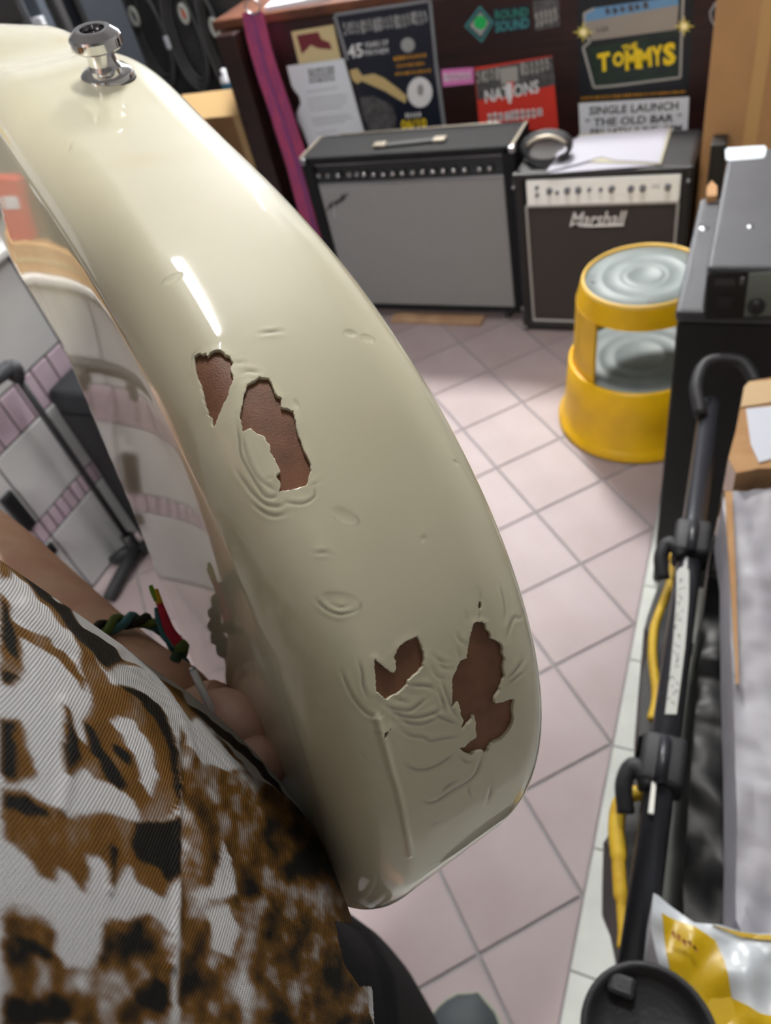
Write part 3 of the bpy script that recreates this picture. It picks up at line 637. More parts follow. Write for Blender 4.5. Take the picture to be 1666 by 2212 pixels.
# wrapped parcel
def heightsheet(name, poly, z0, zfun, step, mt, depth, label, cat, xmax=9.):
    """closed crumpled slab over a picture outline at height z0 (zfun adds relief)"""
    P = np.array([onZ(p, z0)[:2] for p in poly]); P[:, 0] = np.minimum(P[:, 0], xmax); lo, hi = P.min(0), P.max(0); n = max(int((hi[0]-lo[0])/step), 2), max(int((hi[1]-lo[1])/step), 2)
    b = bmesh.new(); vs = [b.verts.new((x, y, z0)) for x, y in P]; f = b.faces.new(vs)
    for ax in (0, 1):
        for k in range(1, n[ax]):
            co = [0, 0, 0]; co[ax] = lo[ax]+(hi[ax]-lo[ax])*k/n[ax]; no = [0, 0, 0]; no[ax] = 1
            bmesh.ops.bisect_plane(b, geom=b.verts[:]+b.edges[:]+b.faces[:], plane_co=co, plane_no=no)
    r = bmesh.ops.extrude_face_region(b, geom=b.faces[:]); up = [v for v in r['geom'] if isinstance(v, bmesh.types.BMVert)]; ups = set(up)
    low = [v for v in b.verts if v not in ups]
    for v in low: v.co.z = z0-depth
    for v in up: v.co.z = z0+zfun(v.co.x, v.co.y)
    bmesh.ops.recalc_face_normals(b, faces=b.faces); me = bpy.data.meshes.new(name); b.to_mesh(me); b.free()
    return tag(link(name, me, mt, None, False), label, cat)
from mathutils import noise as mnoise
def crease(x, y, s, a, sd=0.):
    return a*(abs(mnoise.noise(Vector((x*s, y*s, sd))))*-1+.3+.5*mnoise.noise(Vector((x*s*2.7, y*s*2.1, sd+3))))
M_WRAP = mat('white_plastic_wrap', (164, 163, 172), .5, rgb2=(146, 144, 153), scale=7, bump=.5, bscale=40)
ZP = .72
pc_ = heightsheet('wrapped_parcel', [(1572, 1062), (1562, 1080), (1564, 1110), (1575, 1180), (1577, 1300), (1582, 1450), (1588, 1600), (1592, 1800), (1590, 1990), (1602, 2018), (1800, 2040), (1800, 1055)], ZP, lambda x, y: crease(x, y*.35, 26, .008)+.5*crease(x*.5+y*.25, y, 38, .007, 4.), .006, M_WRAP, .085, 'long parcel wrapped in white plastic at the right edge', 'parcel')
auto_smooth(pc_, 40)
t = thing('taped_carton', 'brown carton covered in shiny clear tape at the far end of the white parcel', 'carton', onZ((1640, 900), .4))
mb = MB(); z = ZP+.018
poly = [(1608, 836), (1618, 824), (1666, 816), (1800, 812), (1800, 1010), (1640, 1012), (1590, 1022), (1574, 990), (1590, 930)]
mb.prism([onZ(p, z) for p in poly], (0, 0, -.34)); mb.build('carton', mat('taped_brown_card', (190, 150, 108), .18, coat=1., bump=1., bscale=30, rgb2=(170, 128, 88), scale=22), t)
MB().prism([onZ(p, z+.001) for p in ((1612, 884), (1690, 876), (1690, 985), (1640, 1000), (1622, 960))], (0, 0, .001)).build('label', mat('white_address_label', (200, 204, 216), .4), t)
MB().prism([onZ(p, z+.0012) for p in ((1608, 836), (1618, 826), (1680, 820), (1680, 868), (1600, 880))], (0, 0, .0008)).build('clear_tape', mat('clear_tape', (206, 178, 140), .1, coat=1., bump=.8, bscale=60), t)
o = heightsheet('bin_bag', [(1540, 1160), (1532, 1220), (1518, 1350), (1506, 1500), (1490, 1700), (1478, 1900), (1480, 2010), (1720, 2030), (1720, 1160)], .60, lambda x, y: crease(x, y, 14, .022, 5.), .012, mat('black_bin_plastic', (9, 10, 13), .42, spec=.3), .58, 'big black plastic bag under the white parcel beside the rack', 'bag'); auto_smooth(o, 50)
MB().prism([onZ(p, ZP+.006) for p in ((1566, 1064), (1582, 1064), (1590, 1250), (1596, 1480), (1590, 1480), (1580, 1300), (1570, 1150))], (0, 0, .002)).build('brown_edge_tape', MATS['taped_brown_card'], pc_)
# yellow and white mailing bag
ZM = .752
o = heightsheet('mailing_bag', [(1412, 1930), (1424, 1934), (1500, 1992), (1562, 1998), (1600, 2010), (1760, 2030), (1760, 2330), (1500, 2330), (1470, 2200), (1425, 2090), (1405, 2010)], ZM, lambda x, y: crease(x, y, 22, .012, 9.), .003, None, .10, 'crumpled yellow and white plastic mailing bag at the bottom right corner', 'mailing bag')
o.data.materials.append(mat('white_mailer_film', (192, 198, 206), .3)); auto_smooth(o, 60); mailer = o
def inside(P, poly):
    x, y = P[:, 0], P[:, 1]; r = np.zeros(len(P), bool)
    for (x1, y1), (x2, y2) in zip(poly, poly[1:]+poly[:1]):
        c = ((y1 > y) != (y2 > y)) & (x < (x2-x1)*(y-y1)/((y2-y1) if y2 != y1 else 1e-9)+x1); r ^= c
    return r
for poly in ([(1430, 1974), (1500, 2002), (1545, 2032), (1562, 2070), (1572, 2110), (1582, 2155), (1640, 2190), (1750, 2205), (1750, 2325), (1500, 2325), (1472, 2200), (1440, 2060)], [(1540, 1998), (1600, 2012), (1750, 2032), (1750, 2046), (1600, 2022)]):
    y_ = heightsheet('yellow_print', poly, ZM+.0018, lambda x, y: crease(x, y, 22, .012, 9.), .006, mat('yellow_mailer_film', (190, 156, 8), .32), .0016, None, None); y_.parent = mailer; auto_smooth(y_, 60)
o = mailer; mb = MB()
r_ = random.Random(4)
for k in range(5):
    for q in range(2):
        a = np.array((1452+k*11+r_.uniform(0, 3), 2014+k*7+r_.uniform(-3, 3))); b = a+np.array((r_.uniform(4, 8), r_.uniform(4, 16))); d = b-a; nn = np.array([-d[1], d[0]])/np.hypot(*d)*2.2
        mb.add([onZ(x, ZM+.0150) for x in (a+nn, b+nn, b-nn, a-nn)], [(0, 1, 2, 3)])
mb.build('red_lettering', mat('red_brown_print', (150, 84, 20), .5), o)

# round cap of a post in the very front
t = thing('stand_post', 'post with a round dark grey cap at the bottom right in front of the rack', 'post', onZ((1400, 2245), 0))
c = onZ((1402, 2246), .80); 
MB().lathe([(0, .0), (.028, .0), (.036, .004), (.038, .010), (.041, .012), (.043, .008), (.043, -.010), (.036, -.016), (0, -.016)], c, n=48).build('cap', M_RUBBER, t, True)
MB().box(c+(-.030, .016, .001), c+(-.012, .030, .010), .003).build('notch', M_BAR, t)
MB().tube([c-(0, 0, .015), (c[0], c[1], 0)], .014, 12).build('pole', M_BLACK, t, True)
# ------------------------------------------------------------------ left side: stand, box, shelf goods, cable bundles
hx, hy = -1.418, .886
t = thing('guitar_stand', 'black tubular stand with a ball top and thick feet in front of the tiled wall', 'stand', (hx, hy, 0))
MB().tube([(hx, hy, .04), (hx-.0, hy, .640)], .0085, 12).build('pole', M_BLACK, t, True)
MB().lathe([(0, .030), (.014, .027), (.021, .016), (.022, .002), (.016, -.012), (.012, -.02)], (hx, hy, .632), n=20).build('ball_top', M_RUBBER, t, True)
MB().tube([(hx, hy, .650), (hx+.01, hy-.10, .665), (hx+.012, hy-.30, .665), (hx+.012, hy-.34, .655)], .017, 10).build('yoke_arm', M_RUBBER, t, True)
for dy in (.12, .24): MB().tube([(hx+.012, hy-dy, .66), (hx+.014, hy-dy, .63), (hx+.018, hy-dy, .605)], [.017, .019, .012], 10).build('yoke_pad', M_RUBBER, t, True)
MB().lathe([(0, .06), (.018, .055), (.020, .0), (.016, -.015), (0, -.015)], (hx, hy, .03), n=16).build('hub', M_BLACK, t, True)
for a, b in (((hx, hy, .035), (hx-.055, hy-.045, .016)), ((hx+.01, hy, .035), (hx+.02, hy-.165, .018)), ((hx+.02, hy+.01, .035), (hx+.17, hy+.03, .018))):
    MB().tube([a, np.array(a)*.5+np.array(b)*.5+(0, 0, .006), b], .0165, 10).build('leg', M_RUBBER, t, True)
t = thing('padded_case', 'tall black padded case standing against the tiled wall beside the stand', 'case', (-1.25, 1.15, 0))
MB().box((-1.462, .945, .0), (-1.10, 1.36, .530), .018, seg=3).build('case_body', mat('black_padded', (34, 37, 42), .45, bump=.3, bscale=200), t)
MB().box((-1.445, .941, .02), (-1.12, .9445, .47), .001).build('front_pocket', M_BLACK, t)

# goods on the ledge above the tiles (mirrored in the guitar)
LZ = LTOP+.019
def goods(name, lo, hi, mt, label, cat, bev=.004, extra=None):
    o = MB().box(lo, hi, bev).build(name, mt); tag(o, label, cat)
    return o
o = goods('cardboard_box', (-1.80, .30, LZ), (-1.50, .99, LZ+.065), mat('tan_cardboard', (214, 164, 104), .7, var=.1, scale=10), 'long low tan cardboard box on the ledge above the tiled wall', 'cardboard box')
MB().box((-1.4992, .32, LZ+.024), (-1.4988, .97, LZ+.034)).build('seam_tape', mat('pale_tape', (220, 190, 140), .3), o)
o = goods('black_case', (-1.82, .34, LZ+.066), (-1.53, .84, LZ+.170), M_DARK, 'flat black case lying on the long tan cardboard box', 'case', .01)
MB().box((-1.529, .52, LZ+.11), (-1.520, .66, LZ+.13), .003).build('handle', M_RUBBER, o)
for k, (y0, y1) in enumerate(((.36, .60), (.62, .82))):
    o = MB().box((-1.70, y0, LZ+.1705), (-1.530, y1, LZ+.200), .002).build('paper_packet', M_PAPER); tag(o, ('white paper packet at the near end of the flat black case on the ledge', 'white paper packet at the far end of the flat black case on the ledge')[k], 'packet')
o = goods('slate_case', (-1.82, .36, LZ+.201), (-1.54, .82, LZ+.33), mat('slate_vinyl', (50, 53, 60), .5, bump=.3, bscale=400), 'slate grey case lying on the white paper packets on the ledge', 'case', .01)
MB().box((-1.539, .50, LZ+.25), (-1.531, .66, LZ+.27), .003).build('handle', M_RUBBER, o)
o = goods('white_carton', (-1.84, .38, LZ+.331), (-1.56, .96, LZ+.62), mat('white_card', (206, 208, 214), .6), 'big white carton with a yellow label on top of the slate grey case', 'carton', .004)
MB().box((-1.5595, .66, LZ+.42), (-1.559, .92, LZ+.50)).build('yellow_label', mat('yellow_card', (226, 190, 30), .5), o)
o = goods('red_box', (-1.60, .872, LZ+.066), (-1.505, .912, LZ+.19), mat('red_card', (206, 50, 44), .45), 'upright red box standing on the far end of the long tan cardboard box', 'box', .003)
MB().box((-1.5045, .88, LZ+.13), (-1.504, .905, LZ+.155)).build('label', M_PAPER, o)
o = goods('black_amplifier', (-1.86, 1.18, LZ), (-1.52, 1.50, LZ+.42), mat('slate_vinyl', (50, 53, 60), .5, bump=.3, bscale=400), 'dark grey practice amplifier at the far end of the tiled ledge', 'amplifier', .012)
MB().box((-1.519, 1.21, LZ+.03), (-1.512, 1.47, LZ+.32), .004).build('grille', M_DARK, o); MB().box((-1.519, 1.21, LZ+.335), (-1.513, 1.47, LZ+.39), .003).build('control_panel', M_PANEL, o)

# behind the end of the counter
BY = 2.30
o = MB().box((-2.62, BY+.10, 0), (-2.21, BY+.34, 1.25), .012).build('flight_case', mat('slate_flight_case', (52, 56, 64), .45, bump=.2, bscale=300)); tag(o, 'tall slate grey flight case behind the left end of the counter', 'flight case')
for x in (-2.62, -2.23): MB().box((x-.004, BY+.094, 0), (x+.024, BY+.12, 1.25), .003).build('edge_rail', M_STEEL if x > -2 else M_BLACK, o)
q0, q1 = onY((62, 0), BY), onY((105, 42), BY)
t = thing('speaker_stand', 'grey post with a white block at its foot beyond the guitar strap button', 'stand', (onY((85, 20), BY)[0], BY, 0))
c = onY((90, 40), BY)
MB().box((c[0]-.045, BY-.02, .0), (c[0]+.03, BY+.02, 1.30), .006).build('post', mat('grey_post', (84, 92, 104), .5), t)
MB().box((c[0]-.06, BY-.045, c[2]-.035), (c[0]+.035, BY-.021, c[2]+.012), .004).build('white_block', M_PAPER, t)
o = MB().box((c[0]+.075, BY-.03, 0), (c[0]+.115, BY+.01, 1.30), .008).build('black_post', mat('charcoal_post', (58, 58, 60), .5)); tag(o, 'charcoal post between the grey post and the slate flight case', 'post')
o = MB().box((-2.95, BY-.28, 0), (c[0]-.075, BY+.04, 1.30), .012).build('speaker_cabinet', mat('black_carpet', (46, 48, 50), .8)); tag(o, 'black carpeted speaker cabinet at the far top left', 'speaker cabinet')
MB().box((-2.9, BY-.284, .1), (c[0]-.12, BY-.2805, 1.2), .002).build('grille', M_DARK, o)
# cables hung in loops with white ties on a board beside the counter
BL = 2.86
o = MB().box((-2.75, BL, 0), (-1.75, BL+.03, 1.25), .004).build('hanging_board', mat('grey_board', (66, 66, 68), .6, rgb2=(48, 48, 50), scale=9)); tag(o, 'dark grey board behind the hanging cable loops', 'board')
for k, (px_, w, h, lab, tie) in enumerate((((322, 60), 70, 150, 'black cable loop with a white tie, nearest to the guitar', (290, 36)), ((398, 66), 70, 155, 'black cable loop with an orange mark in its white ring, middle of the hanging loops', (397, 30)), ((462, 75), 40, 150, 'black cable loop hanging closest to the counter post', (464, 60)))):
    yk_ = BL-.012-.004*k; c = onY(px_, yk_-.02); s_px = np.linalg.norm(onY((px_[0]+10, px_[1]), c[1])-c)/10
    t = thing('cable_loop', lab, 'cable', c, 'cable loops hanging beside the counter')
    for n_ in range(5):
        rx, rz = w*s_px*(.36+.035*n_), h*s_px*(.44+.025*n_); mb = MB()
        mb.tube([c+np.array([rx*math.cos(a), .010-.006*n_, -rz*math.sin(a)-.03]) for a in np.linspace(0, 2*math.pi, 33)], .0062, 8, cap=False); mb.build('cable', M_RUBBER if n_ % 2 else mat('grey_cable', (84, 85, 88), .5), t, True)
    d = onY(tie, BL-.06)
    MB().tube([d+np.array([.015*math.cos(a), 0, .030*math.sin(a)]) for a in np.linspace(0, 2*math.pi, 25)], .007, 8, cap=False).build('white_tie', mat('white_rubber', (196, 200, 196), .5), t, True)
    MB().cyl((c[0], BL-.05, c[2]+h*s_px*.5-.03), (c[0], BL, c[2]+h*s_px*.5-.03), .006, 8).build('hook', M_STEEL, t)
    if k == 1: MB().box(d-(.006, .004, .014), d+(.006, .003, .014), .002).build('orange_mark', mat('orange_plastic', (220, 90, 40), .5), t)
d = onY((362, 92), BL-.075); o = MB().box(d-(.011, .004, .024), d+(.011, .004, .024), .006).build('white_tag', M_PAPER); tag(o, 'small white tag hanging in front of the cable loops', 'tag')
t = thing('cardboard_box', 'brown cardboard box with open flaps standing left of the counter post', 'cardboard box', (-1.87, 2.6, 0))
x0, x1, yb = -2.02, -1.742, 2.47
MB().box((x0, yb, 0), (x1, yb+.30, .60), .003).build('carton', mat('brown_carton', (140, 104, 66), .75, var=.1, scale=8), t)
MB().prism([(x0, yb, .601), (x1, yb, .601), (x1-.002, yb+.08, .665), (x0-.01, yb+.08, .665)], (0, .003, 0)).build('flap', mat('pale_carton', (206, 172, 122), .7), t)
MB().prism([(x1-.030, yb-.004, .22), (x1, yb-.004, .22), (x1, yb-.004, .60), (x1-.030, yb-.004, .60)], (0, .003, 0)).build('edge_tape', MATS['pale_carton'], t)
c = onY((486, 160), 2.66)
t = thing('water_bottle', 'small blue and white bottle behind the cardboard box flap', 'bottle', (c[0], 2.66, .601))
MB().lathe([(0, 0), (.026, .0), (.028, .01), (.028, .062), (.020, .082), (.010, .09), (.010, .10), (0, .10)], (c[0], 2.66, .601), n=24).build('bottle_body', mat('blue_bottle', (80, 150, 205), .2), t, True)
MB().lathe([(.0285, .062), (.021, .083), (.0115, .09), (.0115, .105), (0, .105)], (c[0], 2.66, .601), n=20).build('cap', M_PAPER, t, True); MB().lathe([(.0287, .0), (.0287, .02)], (c[0], 2.66, .601), n=20).build('yellow_band', mat('yellow_band', (216, 200, 60), .4), t, True)
# ------------------------------------------------------------------ electric guitar (its tail end with the strap button points at the camera)
GQ = [0.461, 0.33625, -0.12231, -0.05326, 0.27468, 0.14208, -0.02149, -0.35819, -0.00643, 0.0921, -0.12756, 0.0872, -0.01596, 0.00071, 0.00912, 0.00434, 0.01104, -0.00142, 0.00801, -0.00096, 0.05504, -0.0005, -2e-05, 0.00028, 0.00116, 0.00052, -0.0012, -0.00019, -0.00165]
GS = 1.2
def gframe():
    th, ph = GQ[0], GQ[1]
    n = np.array([-math.cos(th)*math.cos(ph), math.sin(ph), -math.sin(th)*math.cos(ph)]); e1 = np.array([0, 0, 1.])-n*n[2]; e1 /= np.linalg.norm(e1)
    return n, e1, np.cross(n, e1)
gn, g1, g2 = gframe(); GO = np.array(GQ[2:5])
def gw(P): return CAM + (np.asarray(P)*GS) @ R           # guitar frame -> world
def grad_(T):
    rr = np.ones_like(T)
    for k in range(7): rr = rr + GQ[6+2*k]*np.cos((k+2)*T)+GQ[7+2*k]*np.sin((k+2)*T)
    a = (T-math.radians(74)+math.pi) % (2*math.pi)-math.pi
    return GQ[5]*rr+.078*np.exp(-.5*(a/math.radians(18))**2)
def gline(T):
    rr = grad_(T); L = GO+(rr*np.cos(T))[:, None]*g1+(rr*np.sin(T))[:, None]*g2
    e = 1e-4; r2 = grad_(T+e); L2 = GO+(r2*np.cos(T+e))[:, None]*g1+(r2*np.sin(T+e))[:, None]*g2
    t = L2-L; t /= np.linalg.norm(t, axis=1)[:, None]; rad = np.cross(gn, t); rad *= np.sign(((L-GO)*rad).sum(1))[:, None]
    dl = sum(GQ[21+2*k]*np.cos((k+1)*T)+GQ[22+2*k]*np.sin((k+1)*T) for k in range(4))
    return L, rad, dl
# outline samples: dense on the end that faces the camera
Td = np.linspace(math.radians(70), math.radians(284), 3000); Ld, _, _ = gline(Td); s_ = np.r_[0, np.cumsum(np.linalg.norm(np.diff(Ld, axis=0), axis=1))]
NI = int(s_[-1]/.00030); Tf = np.interp(np.linspace(0, s_[-1], NI), s_, Td)
Tc = np.linspace(math.radians(284), math.radians(430), 150)[1:-1]; Tall = np.r_[Tf, Tc]; NT = len(Tall)
GL, GR, GDL = gline(Tall)
r0, r1, tt = .013, .01625, GQ[20]
prof = [(r0*(1-math.cos(k)), r0*(1-math.sin(k)), 0.) for k in np.linspace(0, math.pi/2, 30)]
prof += [(tt-r1*(1-math.cos(k)), r1*(1-math.sin(k)), 1.) for k in np.linspace(math.pi/2, 0, 30)]
prof = np.array(prof); ps = np.r_[0, np.cumsum(np.hypot(np.diff(prof[:, 0]), np.diff(prof[:, 1])))]
NJ = int(ps[-1]/.00030); pj = np.linspace(0, ps[-1], NJ); pw, pi_, pf = [np.interp(pj, ps, prof[:, k]) for k in range(3)]
# belly contour: beyond this line the left face slopes away
NEARL = np.array(sorted(((p-GO) @ g2, (p-GO) @ g1) for p in GL[::8] if (p-GO) @ g1 < -.03 and np.dot(p-GO, p) < 0 or (p-GO) @ g1 < -.10))
RISE = -.058
def rise(P):
    u = (P-GO) @ g1; v = (P-GO) @ g2; d = np.maximum(u-np.interp(v, NEARL[:, 0], NEARL[:, 1])-.012, 0); return RISE*d*d/(d+.012)
ALINE = []
for p in ((0, 511), (129, 733), (183, 858), (237, 987), (288, 1106), (339, 1238), (400, 1396), (470, 1570)):
    v_ = np.array([(p[0]-W/2)/FPX, (p[1]-H/2)/FPX, 1.0]); k_ = (GO @ gn)/(v_ @ gn)
    for _ in range(60):
        k_ = k_*.5+.5*((GO @ gn)+float(rise((v_*k_)[None])[0]))/(v_ @ gn)
    q_ = v_*k_-GO; ALINE.append((float(q_ @ g1), float(q_ @ g2)))
ALINE = sorted([(ALINE[0][0]+.12, ALINE[0][1]-.10)]+ALINE+[(ALINE[-1][0]+.004, .25)], key=lambda t: t[1]); ALINE = np.array(ALINE)
def drop(P):
    u = (P-GO) @ g1; v = (P-GO) @ g2; d = np.maximum(u-np.interp(v, ALINE[:, 1], ALINE[:, 0]), 0)
    return .030*(1-np.exp(-d/.06))-rise(P)
D0 = drop(GL)
def rimrow(j, sl=slice(None), inset=0.):
    L, rd, dl = GL[sl], GR[sl], GDL[sl]; w = pw[j]+D0[sl]*(1-pw[j]/tt)
    return L-gn*w[:, None]-rd*(pi_[j]+inset-dl*pf[j])[:, None]
G = np.stack([rimrow(j) for j in range(NJ)], 1)                      # NT x NJ x 3
GWd = gw(G)
du = np.gradient(GWd, axis=0); dv = np.gradient(GWd, axis=1); Nn = np.cross(du, dv); Nn /= np.linalg.norm(Nn, axis=2)[..., None]+1e-12
outw = GWd-gw(GO-gn*tt/2); Nn *= np.sign((Nn*outw).sum(2))[..., None]
PX = project(GWd)
def c5(pts): return [(380+x*.26411, 700+y*.26411) for x, y in pts]
def c6(pts): return [(650+x*.33013, 1200+y*.33013) for x, y in pts]
CHIPS = [c5([(150,265),(185,235),(215,250),(245,235),(258,268),(285,235),(310,215),(360,212),(385,230),(410,255),(440,260),(450,290),(470,318),(440,360),(460,400),(468,450),(455,505),(435,535),(430,580),(400,640),(370,690),(350,745),(330,800),(310,858),(292,820),(285,770),(258,740),(250,690),(235,670),(225,600),(210,530),(190,470),(165,420),(158,360),(150,320)]),
 c5([(600,480),(640,470),(680,435),(760,440),(790,500),(810,560),(830,590),(865,605),(858,650),(862,685),(910,688),(960,715),(972,760),(985,830),(1000,900),(1025,950),(1045,1030),(1075,1080),(1100,1130),(1105,1190),(1090,1240),(1085,1280),(1065,1320),(1000,1340),(940,1355),(840,1372),(855,1330),(855,1290),(825,1260),(820,1240),(855,1210),(830,1150),(800,1090),(775,1050),(770,990),(745,970),(720,915),(690,905),(650,890),(615,848),(580,865),(548,888),(540,830),(522,760),(530,720),(535,680),(550,620),(555,575),(575,545),(580,500)]),
 c6([(765,528),(790,590),(810,660),(800,730),(750,780),(705,820),(695,855),(640,900),(580,930),(560,945),(535,925),(510,895),(492,900),(490,800),(482,730),(478,675),(520,705),(560,740),(590,765),(605,765),(622,750),(622,700),(612,660),(640,600),(690,560),(730,545)]),
 c6([(1130,440),(1165,432),(1205,445),(1210,475),(1240,510),(1250,545),(1290,560),(1320,590),(1320,640),(1340,680),(1325,720),(1335,780),(1310,850),(1300,890),(1275,920),(1265,965),(1320,960),(1370,940),(1400,942),(1388,990),(1392,1050),(1390,1090),(1360,1150),(1310,1200),(1250,1230),(1215,1290),(1195,1298),(1190,1275),(1150,1280),(1105,1305),(1060,1285),(1040,1262),(1070,1255),(1110,1215),(1150,1190),(1145,1100),(1130,1030),(1118,1080),(1090,1110),(1060,1150),(1045,1120),(1065,1075),(1045,1050),(1040,985),(1030,955),(985,1015),(990,900),(988,800),(1015,750),(1045,690),(1085,670),(1095,600),(1105,540),(1120,480)]),
 c6([(538,1195),(546,1160),(590,1128),(572,1160),(552,1195)]), c6([(1160,312),(1174,298),(1184,318),(1176,350),(1164,352)])]
CRACKS = [c6(p) for p in (
 [(1160,215),(1175,260),(1168,300)], [(1168,350),(1168,390),(1158,432)], [(1080,375),(1090,430)], [(1015,505),(1040,550),(1090,590)], [(1025,610),(1045,680)],
 [(1300,180),(1320,260),(1335,350),(1330,440)], [(1450,370),(1440,410),(1400,405),(1380,440),(1360,490),(1345,560)], [(95,285),(150,340),(200,370),(260,384),(330,370),(375,345)], [(200,330),(260,340),(330,328)],
 [(260,745),(290,820),(330,910),(380,980),(430,1030),(500,1050),(550,1020)], [(375,680),(400,760),(410,860),(440,930)], [(540,980),(640,1010),(720,1010),(790,960),(830,930)], [(560,1000),(650,1045),(760,1060),(860,1035),(930,1000)],
 [(640,1065),(720,1100),(810,1100),(900,1060)], [(870,1040),(960,1080),(1040,1110)], [(650,1140),(720,1180),(800,1190),(850,1215),(930,1200),(1050,1185)], [(670,1365),(750,1400),(820,1400),(890,1375),(960,1330),(1010,1290)],
 [(1025,1310),(1090,1355),(1140,1340)], [(910,1570),(960,1510),(1030,1470)], [(780,1600),(840,1618),(900,1600),(1000,1530),(1090,1480),(1150,1420),(1190,1300)], [(1090,1485),(1105,1560),(1125,1610)],
 [(920,810),(940,880),(970,960),(990,1010),(1040,1080)], [(900,880),(930,960),(935,1020)], [(860,650),(920,690),(975,705)], [(890,700),(940,735),(990,740)], [(860,740),(890,790),(960,810)], [(700,850),(780,850),(850,860),(890,890)],
 [(1340,850),(1420,790),(1480,740)], [(1330,820),(1400,760),(1470,660)], [(600,920),(640,940),(700,960)], [(850,1770),(910,1735)], [(1220,1630),(1240,1550),(1255,1480)], [(640,1010),(640,1045)], [(470,1165),(540,1150)], [(400,1295),(425,1335)])]
CRACKS += [c5(p) for p in ([(480,740),(520,725)], [(500,830),(520,950),(530,1060),(580,1170),(650,1290),(720,1400),(790,1420),(850,1390)], [(550,900),(565,1020),(610,1150),(680,1270),(780,1340),(840,1372)],
 [(490,1190),(570,1310),(650,1410),(740,1480),(830,1495),(910,1470)], [(620,1460),(700,1530),(790,1572),(860,1565),(910,1545)], [(880,1450),(960,1465),(1040,1468),(1100,1440),(1135,1400),(1130,1330)], [(1090,1325),(1190,1280)], [(730,1275),(790,1250)],
 [(132,360),(135,270),(165,232),(190,215)], [(480,320),(560,310)], [(540,400),(600,385),(690,400)], [(1120,1870),(1190,1872),(1240,1850)])]
CRACKS += [[(148, 330), (156, 306)], [(560, 720), (610, 715)], [(690, 1193), (720, 1196)]]
DENTS = [(745, 1115, 33, 15, 25), (757, 720, 16, 8, 10), (794, 731, 17, 9, 22), (372, 602, 24, 9, -28), (735, 1300, 46, 22, 10), (640, 872, 12, 5, 60), (985, 998, 9, 3, 30), (915, 1165, 8, 10, 0)]
GLINT_RIDGE = c6([(500,1060),(520,1140),(545,1230),(590,1400),(630,1520),(660,1650),(690,1800),(715,1950)])  # raised line added to the shape to catch a bright glint
def smooth2(p): return [tuple(t) for t in smoothpath([np.array(x, float) for x in p], 5)] if len(p) > 2 else p
def seg_dist(P, path):
    d = np.full(len(P), 1e9)
    for a, b in zip(path[:-1], path[1:]):
        a = np.array(a, float); b = np.array(b, float); ab = b-a; t = np.clip(((P-a) @ ab)/(ab @ ab+1e-9), 0, 1); d = np.minimum(d, np.hypot(*(P-a-t[:, None]*ab).T))
    return d
hgt = np.zeros((NT, NJ)); tint = np.ones((NT, NJ)); phi = np.full((NT, NJ), 99.)
facing = (Nn*(CAM-GWd)).sum(2) > 0; facing[NI:] = False
FI = np.nonzero(facing.ravel())[0]; FP = PX.reshape(-1, 2)[FI]
def near(path, m):
    p = np.array(path); lo, hi = p.min(0)-m, p.max(0)+m; return np.nonzero((FP[:, 0] > lo[0]) & (FP[:, 0] < hi[0]) & (FP[:, 1] > lo[1]) & (FP[:, 1] < hi[1]))[0]
hf, tf, pf_ = hgt.ravel(), tint.ravel(), phi.ravel()
cr = random.Random(3)
for p in CRACKS:
    p = smooth2(p); k = near(p, 24)
    if not len(k): continue
    d = seg_dist(FP[k], p); e0 = np.minimum(np.hypot(*(FP[k]-p[0]).T), np.hypot(*(FP[k]-p[-1]).T)); fade = np.clip(e0/22, .15, 1)
    hf[FI[k]] -= .00012*np.exp(-(d/3.0)**2)*fade; hf[FI[k]] += .00007*np.exp(-((d-8)/5)**2)*fade
    tf[FI[k]] *= 1-.50*np.exp(-(d/2.6)**2)*fade*cr.uniform(.55, 1)
for (x, y, a, b_, rot) in DENTS:
    k = near([(x-a, y-a), (x+a, y+a)], 8); c, s = math.cos(math.radians(rot)), math.sin(math.radians(rot)); dx, dy = FP[k, 0]-x, FP[k, 1]-y
    rho = np.hypot((dx*c+dy*s)/a, (-dx*s+dy*c)/b_); hf[FI[k]] -= .00016*np.clip(1-rho**2, 0, 1)**.6; tf[FI[k]] *= 1-.22*np.exp(-((rho-1)/.09)**2)*(dy > -2)
k = near(GLINT_RIDGE, 30); d = seg_dist(FP[k], GLINT_RIDGE); hf[FI[k]] += .0006*np.exp(-(d/7.)**2)
for p in CHIPS:
    k = near(p, 20); d = seg_dist(FP[k], list(p)+[p[0]]); ins = inside(FP[k], p); sd = np.where(ins, -d, d)
    wob = np.array([mnoise.noise(Vector((x*.16, y*.16, 0))) for x, y in FP[k]])*2.2; wob[np.abs(sd) > 12] = 0
    pf_[FI[k]] = np.minimum(pf_[FI[k]], sd+wob); hf[FI[k]] += .00016*np.exp(-(np.maximum(sd, 0)/9.)**2)*(0.5+.5*np.sin(FP[k, 0]*.05+FP[k, 1]*.07))
stain = np.array([(x, y, a, b_, rt, w) for x, y, a, b_, rt, w in ((300, 347, 55, 16, -6, .20), (420, 330, 60, 14, -6, .07), (140, 85, 22, 9, -8, .35), (470, 420, 120, 70, 40, .07), (820, 980, 110, 160, 0, .05))])
yel = np.zeros(NT*NJ)
for x, y, a, b_, rt, w in stain:
    c, s = math.cos(math.radians(rt)), math.sin(math.radians(rt)); dx, dy = FP[:, 0]-x, FP[:, 1]-y
    yel[FI] += w*np.exp(-((dx*c+dy*s)/a)**2-((-dx*s+dy*c)/b_)**2)
hgt = hf.reshape(NT, NJ); phi = pf_.reshape(NT, NJ)
base = np.array(lin((226, 221, 194))[:3]); yellow = np.array(lin((216, 190, 128))[:3])
